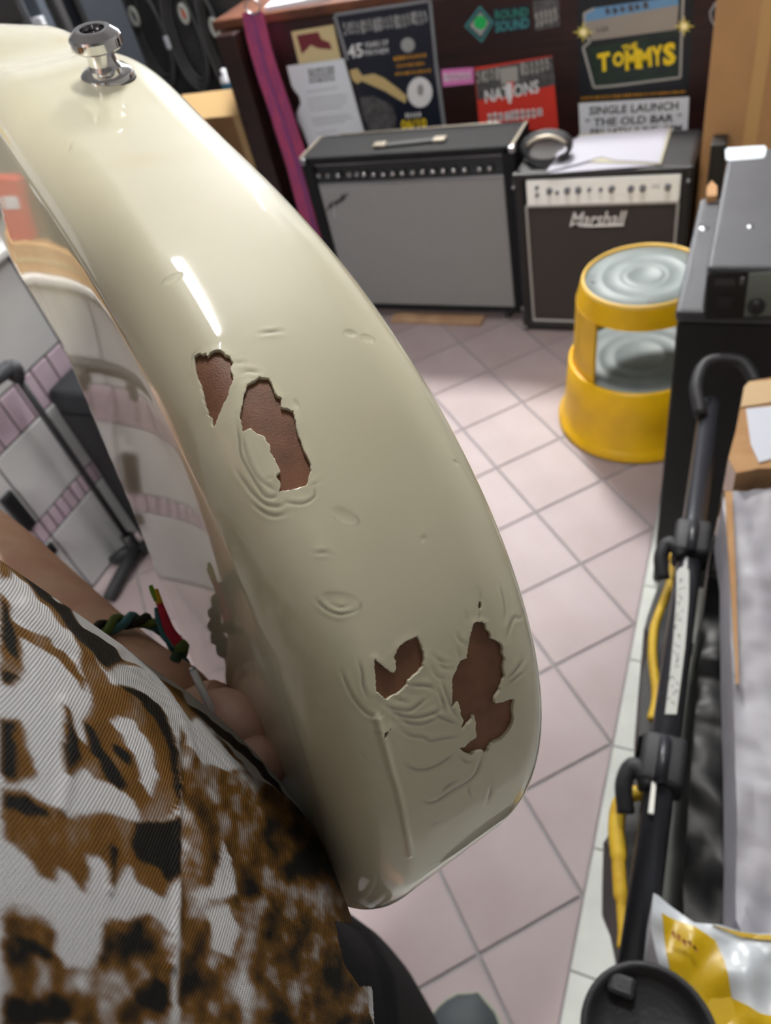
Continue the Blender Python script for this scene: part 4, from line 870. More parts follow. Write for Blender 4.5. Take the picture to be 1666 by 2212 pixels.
colr = (base[None]*(1-np.clip(yel, 0, 1))[:, None]+yellow[None]*np.clip(yel, 0, 1)[:, None])*tf[:, None]
SURF = GWd+Nn*hgt[..., None]
# faces of the lacquer: whole cells outside the chips, cut cells along the broken edges
idx = np.arange(NT*NJ).reshape(NT, NJ); i2 = np.r_[np.arange(1, NT), 0]
A0, A1, A2, A3 = idx[:, :-1], idx[i2][:, :-1], idx[i2][:, 1:], idx[:, 1:]
F4 = np.stack([A0, A1, A2, A3], -1).reshape(-1, 4); ph = phi.ravel(); s4 = ph[F4]
keep = F4[(s4 > 0).all(1)].tolist(); cut = F4[((s4 > 0).any(1)) & ((s4 <= 0).any(1))]
V = SURF.reshape(-1, 3); NF = Nn.reshape(-1, 3); extraV, extraC = [], []; emap = {}; walls = []
def cutpt(a, b):
    k = (min(a, b), max(a, b))
    if k not in emap:
        t = ph[a]/(ph[a]-ph[b]); p = V[a]+(V[b]-V[a])*t; n_ = len(V)+len(extraV); emap[k] = n_; extraV.append(p); extraV.append(p-(NF[a]+NF[b])/2*.00095); extraC.append(colr[a]*.93); extraC.append(colr[a]*.80)
    return emap[k]
for f4 in cut.tolist():
    poly, cr_ = [], []
    for a, b in zip(f4, f4[1:]+f4[:1]):
        if ph[a] > 0: poly.append(a)
        if (ph[a] > 0) != (ph[b] > 0): c = cutpt(a, b); poly.append(c); cr_.append((c, ph[a] > 0))
    if len(poly) > 2: keep.append(poly)
    if len(cr_) == 2: walls.append([cr_[0][0], cr_[1][0], cr_[1][0]+1, cr_[0][0]+1])
# the two broad faces
front, back = [], []
VV = [V]+([np.array(extraV)] if extraV else []); CC = [colr]+([np.array(extraC)] if extraC else []); nv = sum(len(x) for x in VV)
def cap(j, flip, rings, useDrop):
    global nv
    row = idx[:, j]; edge = G[:, j]; prev = row; cen = GO-gn*(0 if useDrop else tt)
    e0 = edge+(gn*D0[:, None] if useDrop else 0)            # edge without the contour
    for k in range(1, rings+1):
        t = k/(rings+.35); P = e0+(cen-e0)*t
        if useDrop: P = P-gn*drop(P)[:, None]
        cur = np.arange(nv, nv+NT); VV.append(gw(P)); CC.append(np.tile(base, (NT, 1))); nv += NT
        q = np.stack([prev, prev[i2], cur[i2], cur], -1); keep.extend(q.tolist()); prev = cur
    keep.append(prev.tolist())
cap(0, False, 26, True); cap(NJ-1, True, 2, False)
allV = np.concatenate(VV); allC = np.concatenate(CC)
me = bpy.data.meshes.new('lacquer'); me.from_pydata(allV.tolist(), [], keep+walls); me.update()
ca = me.color_attributes.new('paint', 'FLOAT_COLOR', 'POINT'); ca.data.foreach_set('color', np.c_[allC, np.ones(len(allC))].astype(np.float32).ravel())
b = bmesh.new(); b.from_mesh(me); bmesh.ops.recalc_face_normals(b, faces=b.faces); b.to_mesh(me); b.free()
M_LACQ = mat('cream_lacquer', (255, 255, 255), .45, attr='paint', var=.06, scale=26, spec=.18, coat=1.0, coat_rough=.035)
guitar = thing('electric_guitar', 'cream electric guitar with chipped and cracked lacquer held in front of the patterned shirt', 'guitar', gw(GO))
lac = link('lacquer_finish', me, M_LACQ, guitar, True)
# bare wood under the lacquer
si = np.arange(60, NI-120, 5); sj = np.arange(int(NJ*.06), int(NJ*.93), 5)
core = GWd[si][:, sj]-Nn[si][:, sj]*.0008
M_BARE = mat('bare_brown_wood', (142, 98, 74), .5, rgb2=(118, 82, 62), scale=140, bump=.12, bscale=2200, spec=.4)
MB().grid(core).build('wood_core', M_BARE, guitar, True)
# strap button
k = np.argmin(np.hypot(PX[..., 0]-232, PX[..., 1]-166)+np.where(facing, 0, 1e4)); sb = GWd.reshape(-1, 3)[k]
ax = np.array([-.05, -.60, -.80]) @ R; ax /= np.linalg.norm(ax)
BD = .00122
def bp(p): return [(r*BD, h*BD) for r, h in p]
btn = MB().lathe(bp([(3.2, 8.6), (3.3, 11.9), (4.3, 12.1), (4.8, 12.0), (6.6, 10.6), (6.9, 10.0), (6.9, 7.9), (6.6, 7.5), (4.4, 7.2), (3.9, 6.8), (3.7, 5.0), (3.9, 3.6), (4.6, 2.6), (6.2, 1.9), (7.0, 1.2), (7.2, .5), (7.2, -1.2)]), sb, ax, 72).build('strap_button', M_CHROME, guitar, True)
auto_smooth(btn, 24)
MB().lathe(bp([(0, 8.2), (3.3, 8.2), (3.35, 10.2), (0, 10.2)]), sb, ax, 32).build('screw_head', mat('dark_screw', (60, 56, 60), .35, .9), btn, True)
MB().lathe(bp([(7.25, -.2), (7.6, -.1), (7.7, -.8), (7.7, -1.4)]), sb, ax, 48).build('washer', mat('dark_washer', (70, 62, 60), .6), btn, True)
# ------------------------------------------------------------------ the person holding the guitar (body, printed shirt, black trousers)
TQ = [-.2079, -.0892, .1726, .1454, .0215, .0478, .0885]; TK = [.9735, .9586, .9052, 1.0959, .8795]
def torso(th, z):
    s = np.interp(z, [.8, .95, 1.1, 1.22, 1.36], TK)
    x = np.sign(np.cos(th))*np.abs(np.cos(th))**.85*TQ[2]*s; y = np.sign(np.sin(th))*np.abs(np.sin(th))**.85*TQ[3]*s*(1+TQ[6]*(z-1.1))
    c, s2 = math.cos(TQ[4]), math.sin(TQ[4])
    return np.stack([TQ[0]+x*c-y*s2, TQ[1]+x*s2+y*c+TQ[5]*(z-1.1), z+0*x], -1)
thf = np.r_[np.linspace(math.radians(13), math.radians(82), 560), np.linspace(math.radians(82), math.radians(373), 90)[1:-1]]
zf = np.linspace(.90, 1.345, 720)
TH, ZZ = np.meshgrid(thf, zf, indexing='ij')
# smooth the profile over the height
SH = torso(TH, ZZ)
ker = np.exp(-np.linspace(-2, 2, 41)**2); ker /= ker.sum()
for c in (0, 1):
    pad = np.pad(SH[..., c], ((0, 0), (20, 20)), mode='edge'); SH[..., c] = sum(pad[:, k:k+SH.shape[1]]*ker[k] for k in range(41))
ctr = np.array([TQ[0], TQ[1]])
ud = np.gradient(SH, axis=0); vd = np.gradient(SH, axis=1); SN = np.cross(ud, vd); SN /= np.linalg.norm(SN, axis=2)[..., None]+1e-9
SN *= np.sign((SN[..., :2]*(SH[..., :2]-ctr)).sum(2))[..., None]
SP = project(SH).reshape(-1, 2); SP[((SH-CAM) @ R.T)[..., 2].ravel() < .03] = -5000; SP[(np.tile(thf[:, None], (1, len(zf))).ravel() > 1.7)] = -5000
def c3(p): return [(x*.45767, 1200+y*.45767) for x, y in p]
FOLDS = [(c3([(820, 880), (832, 1000), (835, 1150), (830, 1350), (825, 1550), (815, 1750), (800, 1950)]), .0035, 9), (c3([(850, 900), (860, 1100), (855, 1300), (850, 1500)]), -.0030, 11),
         (c3([(120, 230), (200, 310), (300, 400), (420, 480)]), .004, 14), (c3([(60, 280), (150, 340), (260, 420), (330, 480)]), -.003, 12), (c3([(640, 520), (760, 600), (850, 760), (900, 950)]), .003, 10), (c3([(600, 470), (720, 540), (830, 650), (920, 760)]), -.003, 12),
         (c3([(290, 700), (330, 860), (310, 1040), (280, 1200)]), .003, 14), (c3([(840, 1100), (940, 1190), (1010, 1300)]), .003, 9), (c3([(500, 1340), (510, 1460), (505, 1590)]), .0025, 8), (c3([(1030, 1350), (1080, 1480), (1090, 1620)]), .0025, 10)]
hs = np.zeros(len(SP))
for p, a, w in FOLDS:
    p = smooth2(p); hs += .16*a*np.exp(-(seg_dist(SP, p)/w)**2)
nz = np.array([mnoise.noise(Vector((t*3.0, z*9, 1))) for t, z in zip(TH.ravel()[::1], ZZ.ravel()[::1])])
hs += .0010*nz
SH = SH+SN*hs.reshape(TH.shape)[..., None]
# the printed picture: white base with brown and black areas, looked up along the cloth
PRINT = [  # (value, outline) painted in order; 0 white, 1 brown, 2 near black
 (1, [(0, 0), (60, 40), (180, 140), (300, 260), (430, 370), (600, 470), (700, 530), (600, 510), (500, 560), (430, 470), (330, 345), (300, 345), (230, 250), (150, 140), (70, 70), (60, 105), (0, 112)]),
 (2, [(110, 90), (250, 180), (330, 260), (430, 350), (600, 478), (500, 530), (430, 470), (340, 360), (280, 265), (180, 160)]),
 (1, [(0, 165), (50, 240), (95, 450), (105, 560), (60, 612), (0, 612)]), (2, [(5, 200), (45, 280), (80, 420), (70, 500), (40, 470), (20, 420), (0, 380)]), (2, [(0, 545), (60, 560), (90, 585), (40, 600), (0, 590)]),
 (1, [(40, 300), (120, 335), (200, 370), (290, 440), (340, 500), (400, 590), (390, 650), (330, 560), (260, 480), (150, 420), (60, 370)]),
 (1, [(340, 360), (430, 470), (490, 560), (520, 610), (640, 640), (740, 720), (800, 860), (825, 1000), (832, 1120), (805, 1225), (730, 1262), (660, 1262), (610, 1160), (575, 1110), (480, 1070), (400, 900), (388, 780), (430, 700), (400, 590)]),
 (0, [(505, 790), (560, 770), (625, 790), (680, 880), (720, 970), (728, 1070), (700, 1140), (650, 1080), (625, 960), (570, 860)]),
 (2, [(385, 780), (420, 800), (470, 900), (530, 1000), (590, 1095), (560, 1118), (490, 1060), (430, 960)]), (2, [(520, 880), (560, 900), (605, 950), (600, 1000), (570, 990), (535, 940)]), (2, [(560, 620), (660, 640), (745, 710), (800, 830), (828, 960), (838, 1120), (820, 1230), (808, 1100), (790, 930), (740, 800), (660, 690)]),
 (1, [(285, 690), (320, 790), (345, 860), (400, 900), (470, 1000), (490, 1075), (380, 1015), (305, 1062), (292, 980), (298, 860)]), (2, [(288, 700), (318, 800), (350, 880), (370, 960), (330, 1010), (302, 1050), (292, 960), (300, 850)]),
 (1, [(0, 755), (80, 768), (110, 830), (140, 930), (165, 1050), (90, 1075), (0, 1085)]), (2, [(0, 770), (75, 780), (60, 850), (75, 940), (60, 1050), (20, 1062), (0, 1050)]),
 (1, [(0, 1105), (100, 1112), (210, 1180), (310, 1240), (460, 1218), (560, 1240), (640, 1270), (835, 1265), (835, 1500), (800, 1560), (760, 1622), (700, 1590), (640, 1560), (606, 1465), (560, 1520), (505, 1590), (500, 1480), (470, 1430), (400, 1425), (405, 1520), (385, 1605), (330, 1520), (270, 1470), (240, 1540), (190, 1520), (130, 1450), (60, 1380), (0, 1345)]),
 (2, [(640, 1275), (835, 1250), (840, 1500), (790, 1560), (740, 1480), (640, 1440), (610, 1360)]), (2, [(0, 1130), (120, 1150), (230, 1230), (150, 1240), (60, 1200), (0, 1190)]), (2, [(500, 1380), (540, 1390), (520, 1500), (505, 1570)]),
 (3, [(0, 1660), (140, 1660), (230, 1710), (245, 1880), (290, 1950), (390, 1960), (460, 1900), (480, 1790), (500, 1720), (600, 1730), (690, 1700), (800, 1790), (790, 1960), (800, 2230), (0, 2230)]),
 (0, [(300, 1840), (440, 1880), (420, 1930), (330, 1900)]), (2, [(0, 2060), (120, 2110), (220, 2060), (330, 2130), (300, 2230), (0, 2230)]), (2, [(600, 2050), (720, 1990), (790, 2060), (770, 2160), (650, 2130)]), (2, [(60, 1800), (160, 1820), (250, 1900), (200, 1920), (100, 1870)]),
 (3, [(845, 830), (900, 700), (960, 750), (1160, 1020), (1320, 1120), (1500, 1300), (1700, 1700), (1760, 2230), (830, 2230), (835, 1500)]),
 (0, [(500, 560), (560, 510), (640, 520), (740, 590), (860, 690), (945, 780), (1040, 890), (1145, 1022), (1080, 1020), (940, 985), (870, 900), (850, 760), (760, 650), (640, 610), (520, 600)]), (1, [(760, 560), (860, 640), (945, 745), (900, 790), (850, 690)]), (2, [(905, 690), (960, 740), (1160, 900), (1310, 1080), (1330, 1140), (1160, 960), (950, 770)]),
 (0, [(1030, 1350), (1075, 1440), (1098, 1610), (1000, 1625), (890, 1620), (980, 1560), (1020, 1460)]), (0, [(960, 1680), (1060, 1650), (1120, 1760), (1080, 1900), (990, 1870)]),
]
val = np.zeros(len(SP))
SPw = SP+np.stack([np.array([mnoise.noise(Vector((x*.03, y*.03, s))) for x, y in SP]) for s in (0., 7.)], -1)*7
for v_, poly in PRINT:
    val[inside(SPw, c3(poly))] = v_
speck = np.array([mnoise.fractal(Vector((x*.016, y*.011, 2)), .8, 2.2, 4) for x, y in SP])
mott = val == 3
val[mott] = np.clip(1.1+.35*(SP[mott][:, 1] > 1985)*(SP[mott][:, 0] < 420)+speck[mott]*1.3+.35*np.clip((SP[mott][:, 0]-520)/260, -1, 1), 0, 2)
low = (SP[:, 1] > 1950) & ~mott & (val > .5)
val[low] = np.clip(val[low]+speck[low]*1.0, 0, 2)
off = (SP[:, 0] < -60) | (SP[:, 0] > 1000) | (SP[:, 1] < 1100) | (SP[:, 1] > 2300)     # the print goes on all round the shirt
V3 = SH.reshape(-1, 3); kk = np.nonzero(off)[0]
cloud = lambda p: min(max(1.1+2.6*mnoise.noise(Vector((p[0]*16, p[1]*16, p[2]*13))), 0), 2)
val[kk] = [cloud(p) for p in V3[kk]]
val = val.reshape(TH.shape)
def blur(a, ax, r):
    k = np.exp(-np.linspace(-2, 2, 2*r+1)**2); k /= k.sum(); p = np.pad(a, [(r, r) if i == ax else (0, 0) for i in (0, 1)], mode='edge'); n = a.shape[ax]
    return sum((p[i:i+n] if ax == 0 else p[:, i:i+n])*k[i] for i in range(2*r+1))
val = blur(blur(val, 0, 2), 1, 2)
val = np.where(val > 1, 1+(val-1)*1.25, val); val = np.clip(val+.30*speck.reshape(TH.shape)*(val > .15)*(val < 1.6), 0, 2).ravel()
white, brown, black = [np.array(lin(c)[:3]) for c in ((190, 190, 193), (118, 80, 24), (11, 8, 5))]
a = np.clip(val, 0, 1)[:, None]; b_ = np.clip(val-1, 0, 1)[:, None]
sc = white*(1-a)+brown*a*(1-b_)+(black-brown*0)*b_*a; sc = np.where(val[:, None] > 1, brown*(1-b_)+black*b_, white*(1-a)+brown*a)
person = thing('person', 'person in a brown, black and white printed T-shirt and black trousers holding the guitar', 'person', (-.2, -.05, 0))
ntf, nzf = TH.shape; ii = np.arange(ntf*nzf).reshape(ntf, nzf); i3 = np.r_[np.arange(1, ntf), 0]
HEM = [(725, 1993), (785, 2002), (870, 1975), (930, 2300), (816, 2300), (806, 2128), (777, 2128), (743, 2080), (730, 2018)]       # the shirt is pulled up here and shows the waistband
cutv = inside(SP, HEM); Fq = np.stack([ii[:, :-1], ii[i3][:, :-1], ii[i3][:, 1:], ii[:, 1:]], -1).reshape(-1, 4); Fq = Fq[~cutv[Fq].any(1)].tolist()
# shoulders up to the neckline
top = SH[:, -1]; Vs = [SH.reshape(-1, 3)]; Cs = [sc]; prev = ii[:, -1]; nvv = ntf*nzf; neck = np.array([TQ[0], TQ[1]-.0, 1.46])
for t, z in ((.12, 1.385), (.32, 1.415), (.52, 1.435), (.66, 1.45)):
    P = top+(neck-top)*t; P[:, 2] = z; cur = np.arange(nvv, nvv+ntf); nvv += ntf; Vs.append(P); vv = np.array([cloud(p) for p in P])[:, None]; Cs.append(np.where(vv > 1, brown*(2-vv)+black*(vv-1), white*(1-vv)+brown*vv)); Fq += np.stack([prev, prev[i3], cur[i3], cur], -1).tolist(); prev = cur
me = bpy.data.meshes.new('shirt'); me.from_pydata(np.concatenate(Vs).tolist(), [], Fq); me.update()
ca = me.color_attributes.new('print', 'FLOAT_COLOR', 'POINT'); allC = np.concatenate(Cs); ca.data.foreach_set('color', np.c_[allC, np.ones(len(allC))].astype(np.float32).ravel())
uv = me.uv_layers.new(name='cloth'); li = np.zeros(len(me.loops), np.int32); me.loops.foreach_get('vertex_index', li)
U = np.r_[(TH*.16).ravel(), np.zeros(nvv-ntf*nzf)]; Vv = np.r_[ZZ.ravel(), np.full(nvv-ntf*nzf, 1.36)]
uv.data.foreach_set('uv', np.c_[U[li], Vv[li]].astype(np.float32).ravel())
def knit_material():
    m = bpy.data.materials.new('printed_knit'); m.use_nodes = True; nt = m.node_tree; N, L = nt.nodes, nt.links; b = N['Principled BSDF']
    b.inputs['Roughness'].default_value = .6; b.inputs['Specular IOR Level'].default_value = .2; b.inputs['Sheen Weight'].default_value = 0.
    at = N.new('ShaderNodeAttribute'); at.attribute_name = 'print'; u = N.new('ShaderNodeUVMap'); u.uv_map = 'cloth'
    mp = N.new('ShaderNodeMapping'); mp.inputs['Rotation'].default_value = (0, 0, .5); L.new(u.outputs[0], mp.inputs[0])
    w1 = N.new('ShaderNodeTexWave'); w1.inputs['Scale'].default_value = 760; w1.inputs['Distortion'].default_value = 1.2; w1.inputs['Detail'].default_value = 1; w1.inputs['Detail Scale'].default_value = .3
    L.new(mp.outputs[0], w1.inputs[0])
    w2 = N.new('ShaderNodeTexWave'); w2.bands_direction = 'Y'; w2.inputs['Scale'].default_value = 560; w2.inputs['Distortion'].default_value = 1.5; L.new(mp.outputs[0], w2.inputs[0])
    mu = N.new('ShaderNodeMath'); mu.operation = 'MULTIPLY'; L.new(w1.outputs['Fac'], mu.inputs[0]); L.new(w2.outputs['Fac'], mu.inputs[1])
    rp = N.new('ShaderNodeValToRGB'); rp.color_ramp.elements[0].position = .0; rp.color_ramp.elements[0].color = (.55, .55, .55, 1); rp.color_ramp.elements[1].position = .35; rp.color_ramp.elements[1].color = (1, 1, 1, 1)
    L.new(mu.outputs[0], rp.inputs[0])
    # ribs show mostly in the dyed (brown) parts of the print, the white parts are a smooth ink layer
    hsv = N.new('ShaderNodeSeparateColor'); L.new(at.outputs['Color'], hsv.inputs[0])
    inv = N.new('ShaderNodeMapRange'); inv.inputs['From Min'].default_value = .12; inv.inputs['From Max'].default_value = .5; inv.inputs['To Min'].default_value = 1.; inv.inputs['To Max'].default_value = .12; L.new(hsv.outputs[2], inv.inputs[0])
    mx = N.new('ShaderNodeMix'); mx.data_type = 'RGBA'; mx.blend_type = 'MULTIPLY'; L.new(inv.outputs[0], mx.inputs[0]); L.new(at.outputs['Color'], mx.inputs[6]); L.new(rp.outputs[0], mx.inputs[7]); L.new(mx.outputs[2], b.inputs['Base Color'])
    bp = N.new('ShaderNodeBump'); bp.inputs['Strength'].default_value = .6; bp.inputs['Distance'].default_value = .0006; L.new(mu.outputs[0], bp.inputs['Height']); L.new(bp.outputs[0], b.inputs['Normal'])
    return m
shirt = link('t_shirt', me, knit_material(), person, True)

M_SKIN = mat('skin', (230, 194, 174), .5, rgb2=(220, 172, 154), scale=45, bump=.15, bscale=350)
def skin_mesh(name, verts, edges, radii, root=0, sub=2):
    me = bpy.data.meshes.new(name); me.from_pydata([tuple(map(float, v)) for v in verts], edges, []); o = bpy.data.objects.new(name, me); COL.objects.link(o)
    sk = o.modifiers.new('skin', 'SKIN'); sk.use_smooth_shade = True
    for k, r in enumerate(radii):
        d = me.skin_vertices[0].data[k]; d.radius = (r, r) if np.isscalar(r) else r; d.use_root = (k == root)
    s = o.modifiers.new('smooth', 'SUBSURF'); s.levels = s.render_levels = sub
    dg = bpy.context.evaluated_depsgraph_get(); dg.update(); m2 = bpy.data.meshes.new_from_object(o.evaluated_get(dg)); bpy.data.objects.remove(o); bpy.data.meshes.remove(me)
    return m2
def skinned(name, verts, edges, radii, mt, parent, root=0, sub=2, extra=()):
    m2 = skin_mesh(name, verts, edges, radii, root, sub)
    if extra:
        b = bmesh.new(); b.from_mesh(m2)
        for (v, r) in extra:
            m3 = skin_mesh(name, v, [(k, k+1) for k in range(len(v)-1)], r); b.from_mesh(m3); bpy.data.meshes.remove(m3)
        b.to_mesh(m2); b.free()
    return link(name, m2, mt, parent, True)
WR = deep((215, 1490), .285); q2 = deep((-140, 1215), .375); ad = (q2-WR)/np.linalg.norm(q2-WR); EL = WR+ad*.25
P1 = deep((335, 1548), .266); P2 = deep((425, 1590), .256); hd = (P2-WR)/np.linalg.norm(P2-WR)
side = np.cross(hd, ray((400, 1500))); side /= np.linalg.norm(side); view = ray((400, 1500)); view = view/np.linalg.norm(view)
PV = [(-.21, -.09, .90), (-.21, -.09, 1.02), (-.21, -.085, 1.16), (-.21, -.09, 1.30), (-.21, -.095, 1.44), (-.205, -.08, 1.54), (-.20, -.06, 1.64),   # 0-6 pelvis .. head
      (-.33, -.09, 1.37), EL, EL+(WR-EL)*.45, WR, P1, P2,                                                                                              # 7-12 left arm
      (-.10, -.09, 1.37), (-.045, -.16, 1.10), (.02, -.12, .88), (.03, -.10, .80),                                                                      # 13-16 right arm
      (-.36, -.03, .80), (-.36, .0, .48), (-.40, -.03, .08), (-.235, .01, .80), (-.255, .03, .48), (-.255, .02, .08)]                               # 17-22 legs
PE = [(0, 1), (1, 2), (2, 3), (3, 4), (4, 5), (5, 6), (3, 7), (7, 8), (8, 9), (9, 10), (10, 11), (11, 12), (3, 13), (13, 14), (14, 15), (15, 16), (0, 17), (17, 18), (18, 19), (0, 20), (20, 21), (21, 22)]
PR = [.10, .095, .09, .085, .052, .075, .07, .055, .043, .044, .029, (.031, .024), (.030, .022), .05, .042, .028, .032, .072, .052, .038, .072, .052, .038]
# fingers of the hand between shirt and guitar: four curled in, the thumb lying along the palm
fing = []
for k in range(4):
    off = view*(.020-.013*k); ln = (.9, 1.0, .95, .78)[k]; dn = (deep((390, 1790), .238)-P2); dn /= np.linalg.norm(dn)
    p0 = P2+off-hd*.004; p1 = p0+hd*.012*ln+dn*.020*ln; p2 = p1-hd*.010*ln+dn*.018*ln; p3 = p2-hd*.018*ln+dn*.002
    fing.append(([p0, p1, p2, p3], [.0092, .0085, .0078, .0066]))
t0 = P1-side*.012-view*.006; tq = deep((492, 1510), .242)
fing.append(([t0, t0+(tq-t0)*.5-side*.004, tq-(tq-t0)*.12, tq], [.0150, .0125, .0105, .0085]))
fing.append(([P2-view*.006, deep((486, 1536), .232), deep((532, 1566), .215), deep((556, 1606), .206)], [.0120, .0090, .0080, .0066]))
fing.append(([P2, deep((470, 1580), .238), deep((540, 1622), .212), deep((590, 1676), .198)], [.0120, .0092, .0080, .0066]))
rh = np.array(PV[16])
for k in range(4): fing.append(([rh+(.0, .020-.014*k, 0), rh+(.004, .021-.0145*k, -.035), rh+(-.006, .020-.0145*k, -.060), rh+(-.016, .019-.014*k, -.074)], [.0092, .0085, .0078, .0066]))
fing.append(([rh+(-.01, .02, .03), rh+(-.014, .036, .005), rh+(-.018, .040, -.020)], [.0125, .0105, .0085]))
body = skinned('body', PV, PE, PR, M_SKIN, person, extra=fing)
# face details and hair (behind the lens, out of the picture)
HC = np.array((-.20, -.055, 1.625))
for s in (-1, 1):
    MB().lathe([(0, .011), (.007, .009), (.011, 0), (.007, -.009), (0, -.011)], HC+(s*.032, .066, .0), (0, 1, 0), 16).build('eye', mat('eye_white', (235, 232, 228), .2), body, True)
    MB().lathe([(0, .0128), (.004, .0124), (.0055, .0108)], HC+(s*.032, .066, .0), (0, 1, 0), 12).build('iris', mat('iris_brown', (70, 46, 30), .2), body, True)
    MB().tube(smoothpath([HC+(s*.078, -.005, .02), HC+(s*.088, -.015, .008), HC+(s*.084, -.012, -.02), HC+(s*.076, 0, -.028)], 4), .006, 8).build('ear', M_SKIN, body, True)
MB().tube(smoothpath([HC+(0, .070, .012), HC+(0, .088, -.018), HC+(0, .090, -.030), HC+(0, .074, -.036)], 4), .009, 10).build('nose', M_SKIN, body, True)
MB().tube(smoothpath([HC+(-.024, .070, -.058), HC+(0, .078, -.056), HC+(.024, .070, -.058)], 4), .005, 8, flat=.6).build('mouth', mat('lips', (176, 104, 96), .4), body, True)
gh = [[HC+np.array([(.088+.004*math.sin(9*a))*math.cos(a)*math.sin(p), -.008+.096*math.sin(a)*math.sin(p), .012+.098*math.cos(p)]) for p in np.linspace(.02, 1.35+.5*(math.sin(a) < .25), 14)] for a in np.linspace(0, 2*math.pi, 40, endpoint=False)]
MB().grid(np.array(gh), True).build('hair', mat('brown_hair', (70, 50, 38), .6, bump=.6, bscale=120), person, True)
# sleeve of the left arm, trousers, shoes
M_SLEEVE_ = mat('brown_sleeve', (128, 88, 30), .8, rgb2=(60, 42, 22), scale=14)
LS = np.array(PV[7])
MB().tube(smoothpath([LS+(.03, 0, .02), LS+(EL-LS)*.25, LS+(EL-LS)*.62], 6), [.078]*6+[.070]*6+[.066], 20, cap=False).build('sleeve', M_SLEEVE_, person, True)
RS = np.array(PV[13]); RE = np.array(PV[14])
MB().tube(smoothpath([RS+(-.03, 0, .02), RS+(RE-RS)*.25, RS+(RE-RS)*.65], 6), [.078]*6+[.066]*6+[.060], 20, cap=False).build('sleeve', M_SLEEVE_, person, True)
M_TROUSER = mat('black_trouser_cloth', (11, 11, 13), .8, spec=.1, bump=.4, bscale=300)
skinned('trousers', [(-.24, -.06, 1.0), (-.24, -.045, .92), (-.40, -.02, .80), (-.40, .0, .48), (-.40, -.03, .06), (-.235, .010, .80), (-.255, .040, .48), (-.255, .02, .06)], [(0, 1), (1, 2), (2, 3), (3, 4), (1, 5), (5, 6), (6, 7)], [(.15, .13), (.16, .14), .105, .088, .07, .112, .096, .078], M_TROUSER, person)
tz = np.linspace(.84, 1.12, 12); tth = np.linspace(0, 2*math.pi, 72, endpoint=False)
T2, Z2 = np.meshgrid(tth, tz, indexing='ij'); WB = torso(T2, Z2); cen = np.array([TQ[0], TQ[1]]); WB[..., :2] = cen+(WB[..., :2]-cen)*.955
MB().grid(WB, True).build('waistband', M_TROUSER, person, True)
M_SHOE = mat('dark_grey_shoe', (62, 68, 72), .7, bump=.4, bscale=200); M_SOLE = mat('pale_sole', (150, 156, 140), .6)
for sx, yaw, lab in ((-.42, .12, 'left'), (-.225, -.05, 'right')):
    c, s = math.cos(yaw), math.sin(yaw); G_ = []; y0 = -.06
    for k in range(21):
        t = k/20; L_ = -.06+.27*t; w = .030+.024*math.sin(min(t*1.15, 1)*math.pi)**.6 if t < .93 else .045*math.sqrt(max(1-((t-.93)/.07)**2, 0))+.001; w = .034+.030*math.sin(math.pi*min(.08+t*.78, 1)); w *= math.sqrt(max(1-max((t-.78)/.22, 0)**2, .0004)); h = .095-.040*min(t*1.5, 1)-.028*max((t-.75)/.25, 0)**2
        ring = [(w*math.cos(a), L_, .014+h*(max(math.sin(a), 0)**.7)) for a in np.linspace(0, math.pi, 15)]
        G_.append([(sx+x*c-y*s, -.02+x*s+y*c, z) for x, y, z in ring])
    sh = MB().grid(np.array(G_)); n = 15; sh.add(G_[0], [tuple(range(n))])
    so = sh.build('shoe', M_SHOE, person, True)
    out = [g_[0] for g_ in G_]+[g_[-1] for g_ in G_[::-1]]; cx = np.mean(out, 0)
    MB().prism([(cx[0]+(p[0]-cx[0])*1.05, cx[1]+(p[1]-cx[1])*1.03, .001) for p in out], (0, 0, .020)).build('sole', M_SOLE, so)
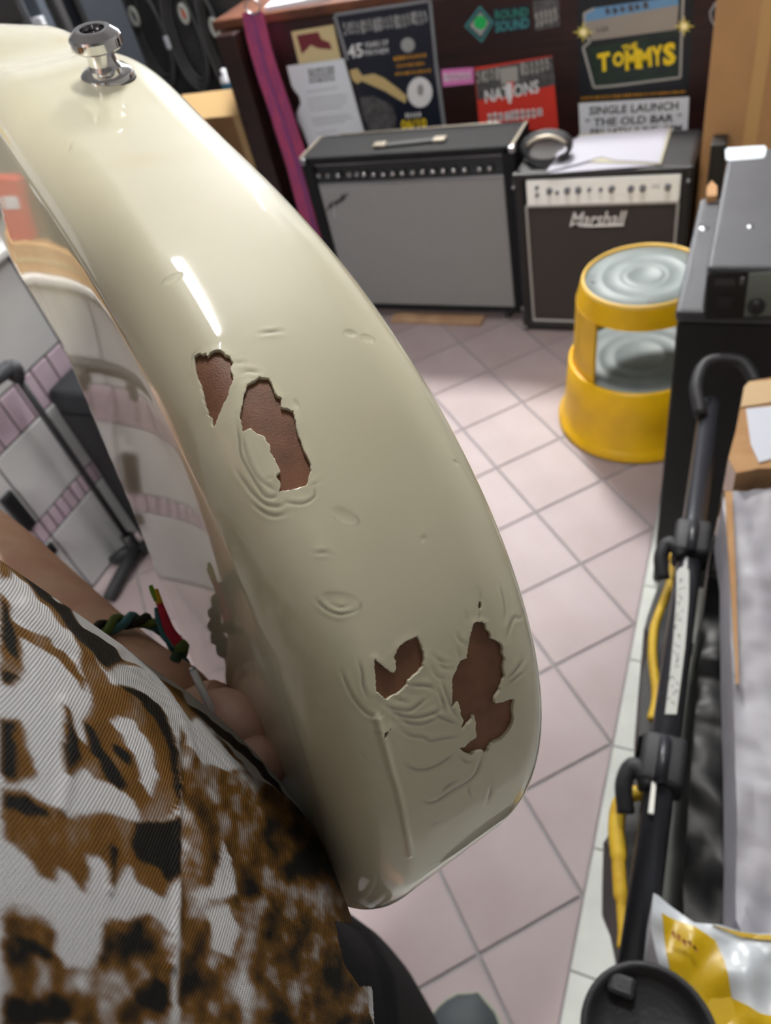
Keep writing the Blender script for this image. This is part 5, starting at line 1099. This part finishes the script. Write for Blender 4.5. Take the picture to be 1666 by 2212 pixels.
# friendship bracelet
bc = WR+(P1-WR)*.36; bx = side; by = np.cross(hd, bx); by /= np.linalg.norm(by)
br = .0308
cols_b = [((96, 120, 60), 'olive_cord'), ((70, 128, 140), 'teal_cord'), ((30, 34, 34), 'black_cord')]
base_b = None
for k, (c, nm) in enumerate(cols_b):
    pts = [bc+hd*(.003*math.sin(9*a+k*2.1)+.0)+(br+.0015*math.cos(9*a+k*2.1))*(bx*math.cos(a)+by*math.sin(a)) for a in np.linspace(0, 2*math.pi, 121)]
    o = MB().tube(pts, .0017, 7, cap=False).build('bracelet' if k == 0 else 'cord', mat(nm, c, .8), person if k == 0 else base_b, True)
    if k == 0: base_b = o; o['label'] = 'multicoloured woven bracelet'
kn = deep((392, 1396), .262)
MB().lathe([(0, .0026), (.002, .002), (.0027, 0), (.002, -.002), (0, -.0026)], kn, hd, 14).build('knot', MATS['olive_cord'], base_b, True)
for (pts, c, nm, r) in (([(388, 1392), (366, 1362), (352, 1325), (344, 1302)], (196, 44, 70), 'red_cord', .0022), ([(384, 1396), (358, 1376), (343, 1340), (338, 1312)], (74, 130, 150), 'teal_cord', .0016), ([(345, 1304), (340, 1286), (337, 1272)], (206, 168, 40), 'yellow_cord', .0014), ([(340, 1296), (330, 1278), (325, 1264)], (120, 170, 60), 'green_cord', .0013), ([(392, 1400), (372, 1440), (362, 1480), (360, 1512)], (62, 92, 74), 'dark_green_cord', .0022)):
    P = smoothpath([deep(p, .262) for p in pts], 5); MB().tube(P, [r*(1-.5*k/len(P)) for k in range(len(P))], 7).build('tassel', mat(nm, c, .8), base_b, True)
# white rod by the shirt edge
t = thing('metal_rod', 'short whitish metal rod sticking up between the hand and the shirt', 'rod', deep((440, 1500), .245))
MB().tube([deep((416, 1446), .228), deep((436, 1488), .224), deep((470, 1560), .218)], .0012, 12).build('rod', mat('pale_metal', (236, 240, 248), .3, .0), t, True)
MB().lathe([(0, .0008), (.0011, .0005), (.0013, -.0008)], deep((416, 1446), .228), deep((416, 1446), .228)-deep((436, 1488), .224), 12).build('tip', M_STEEL, t, True)
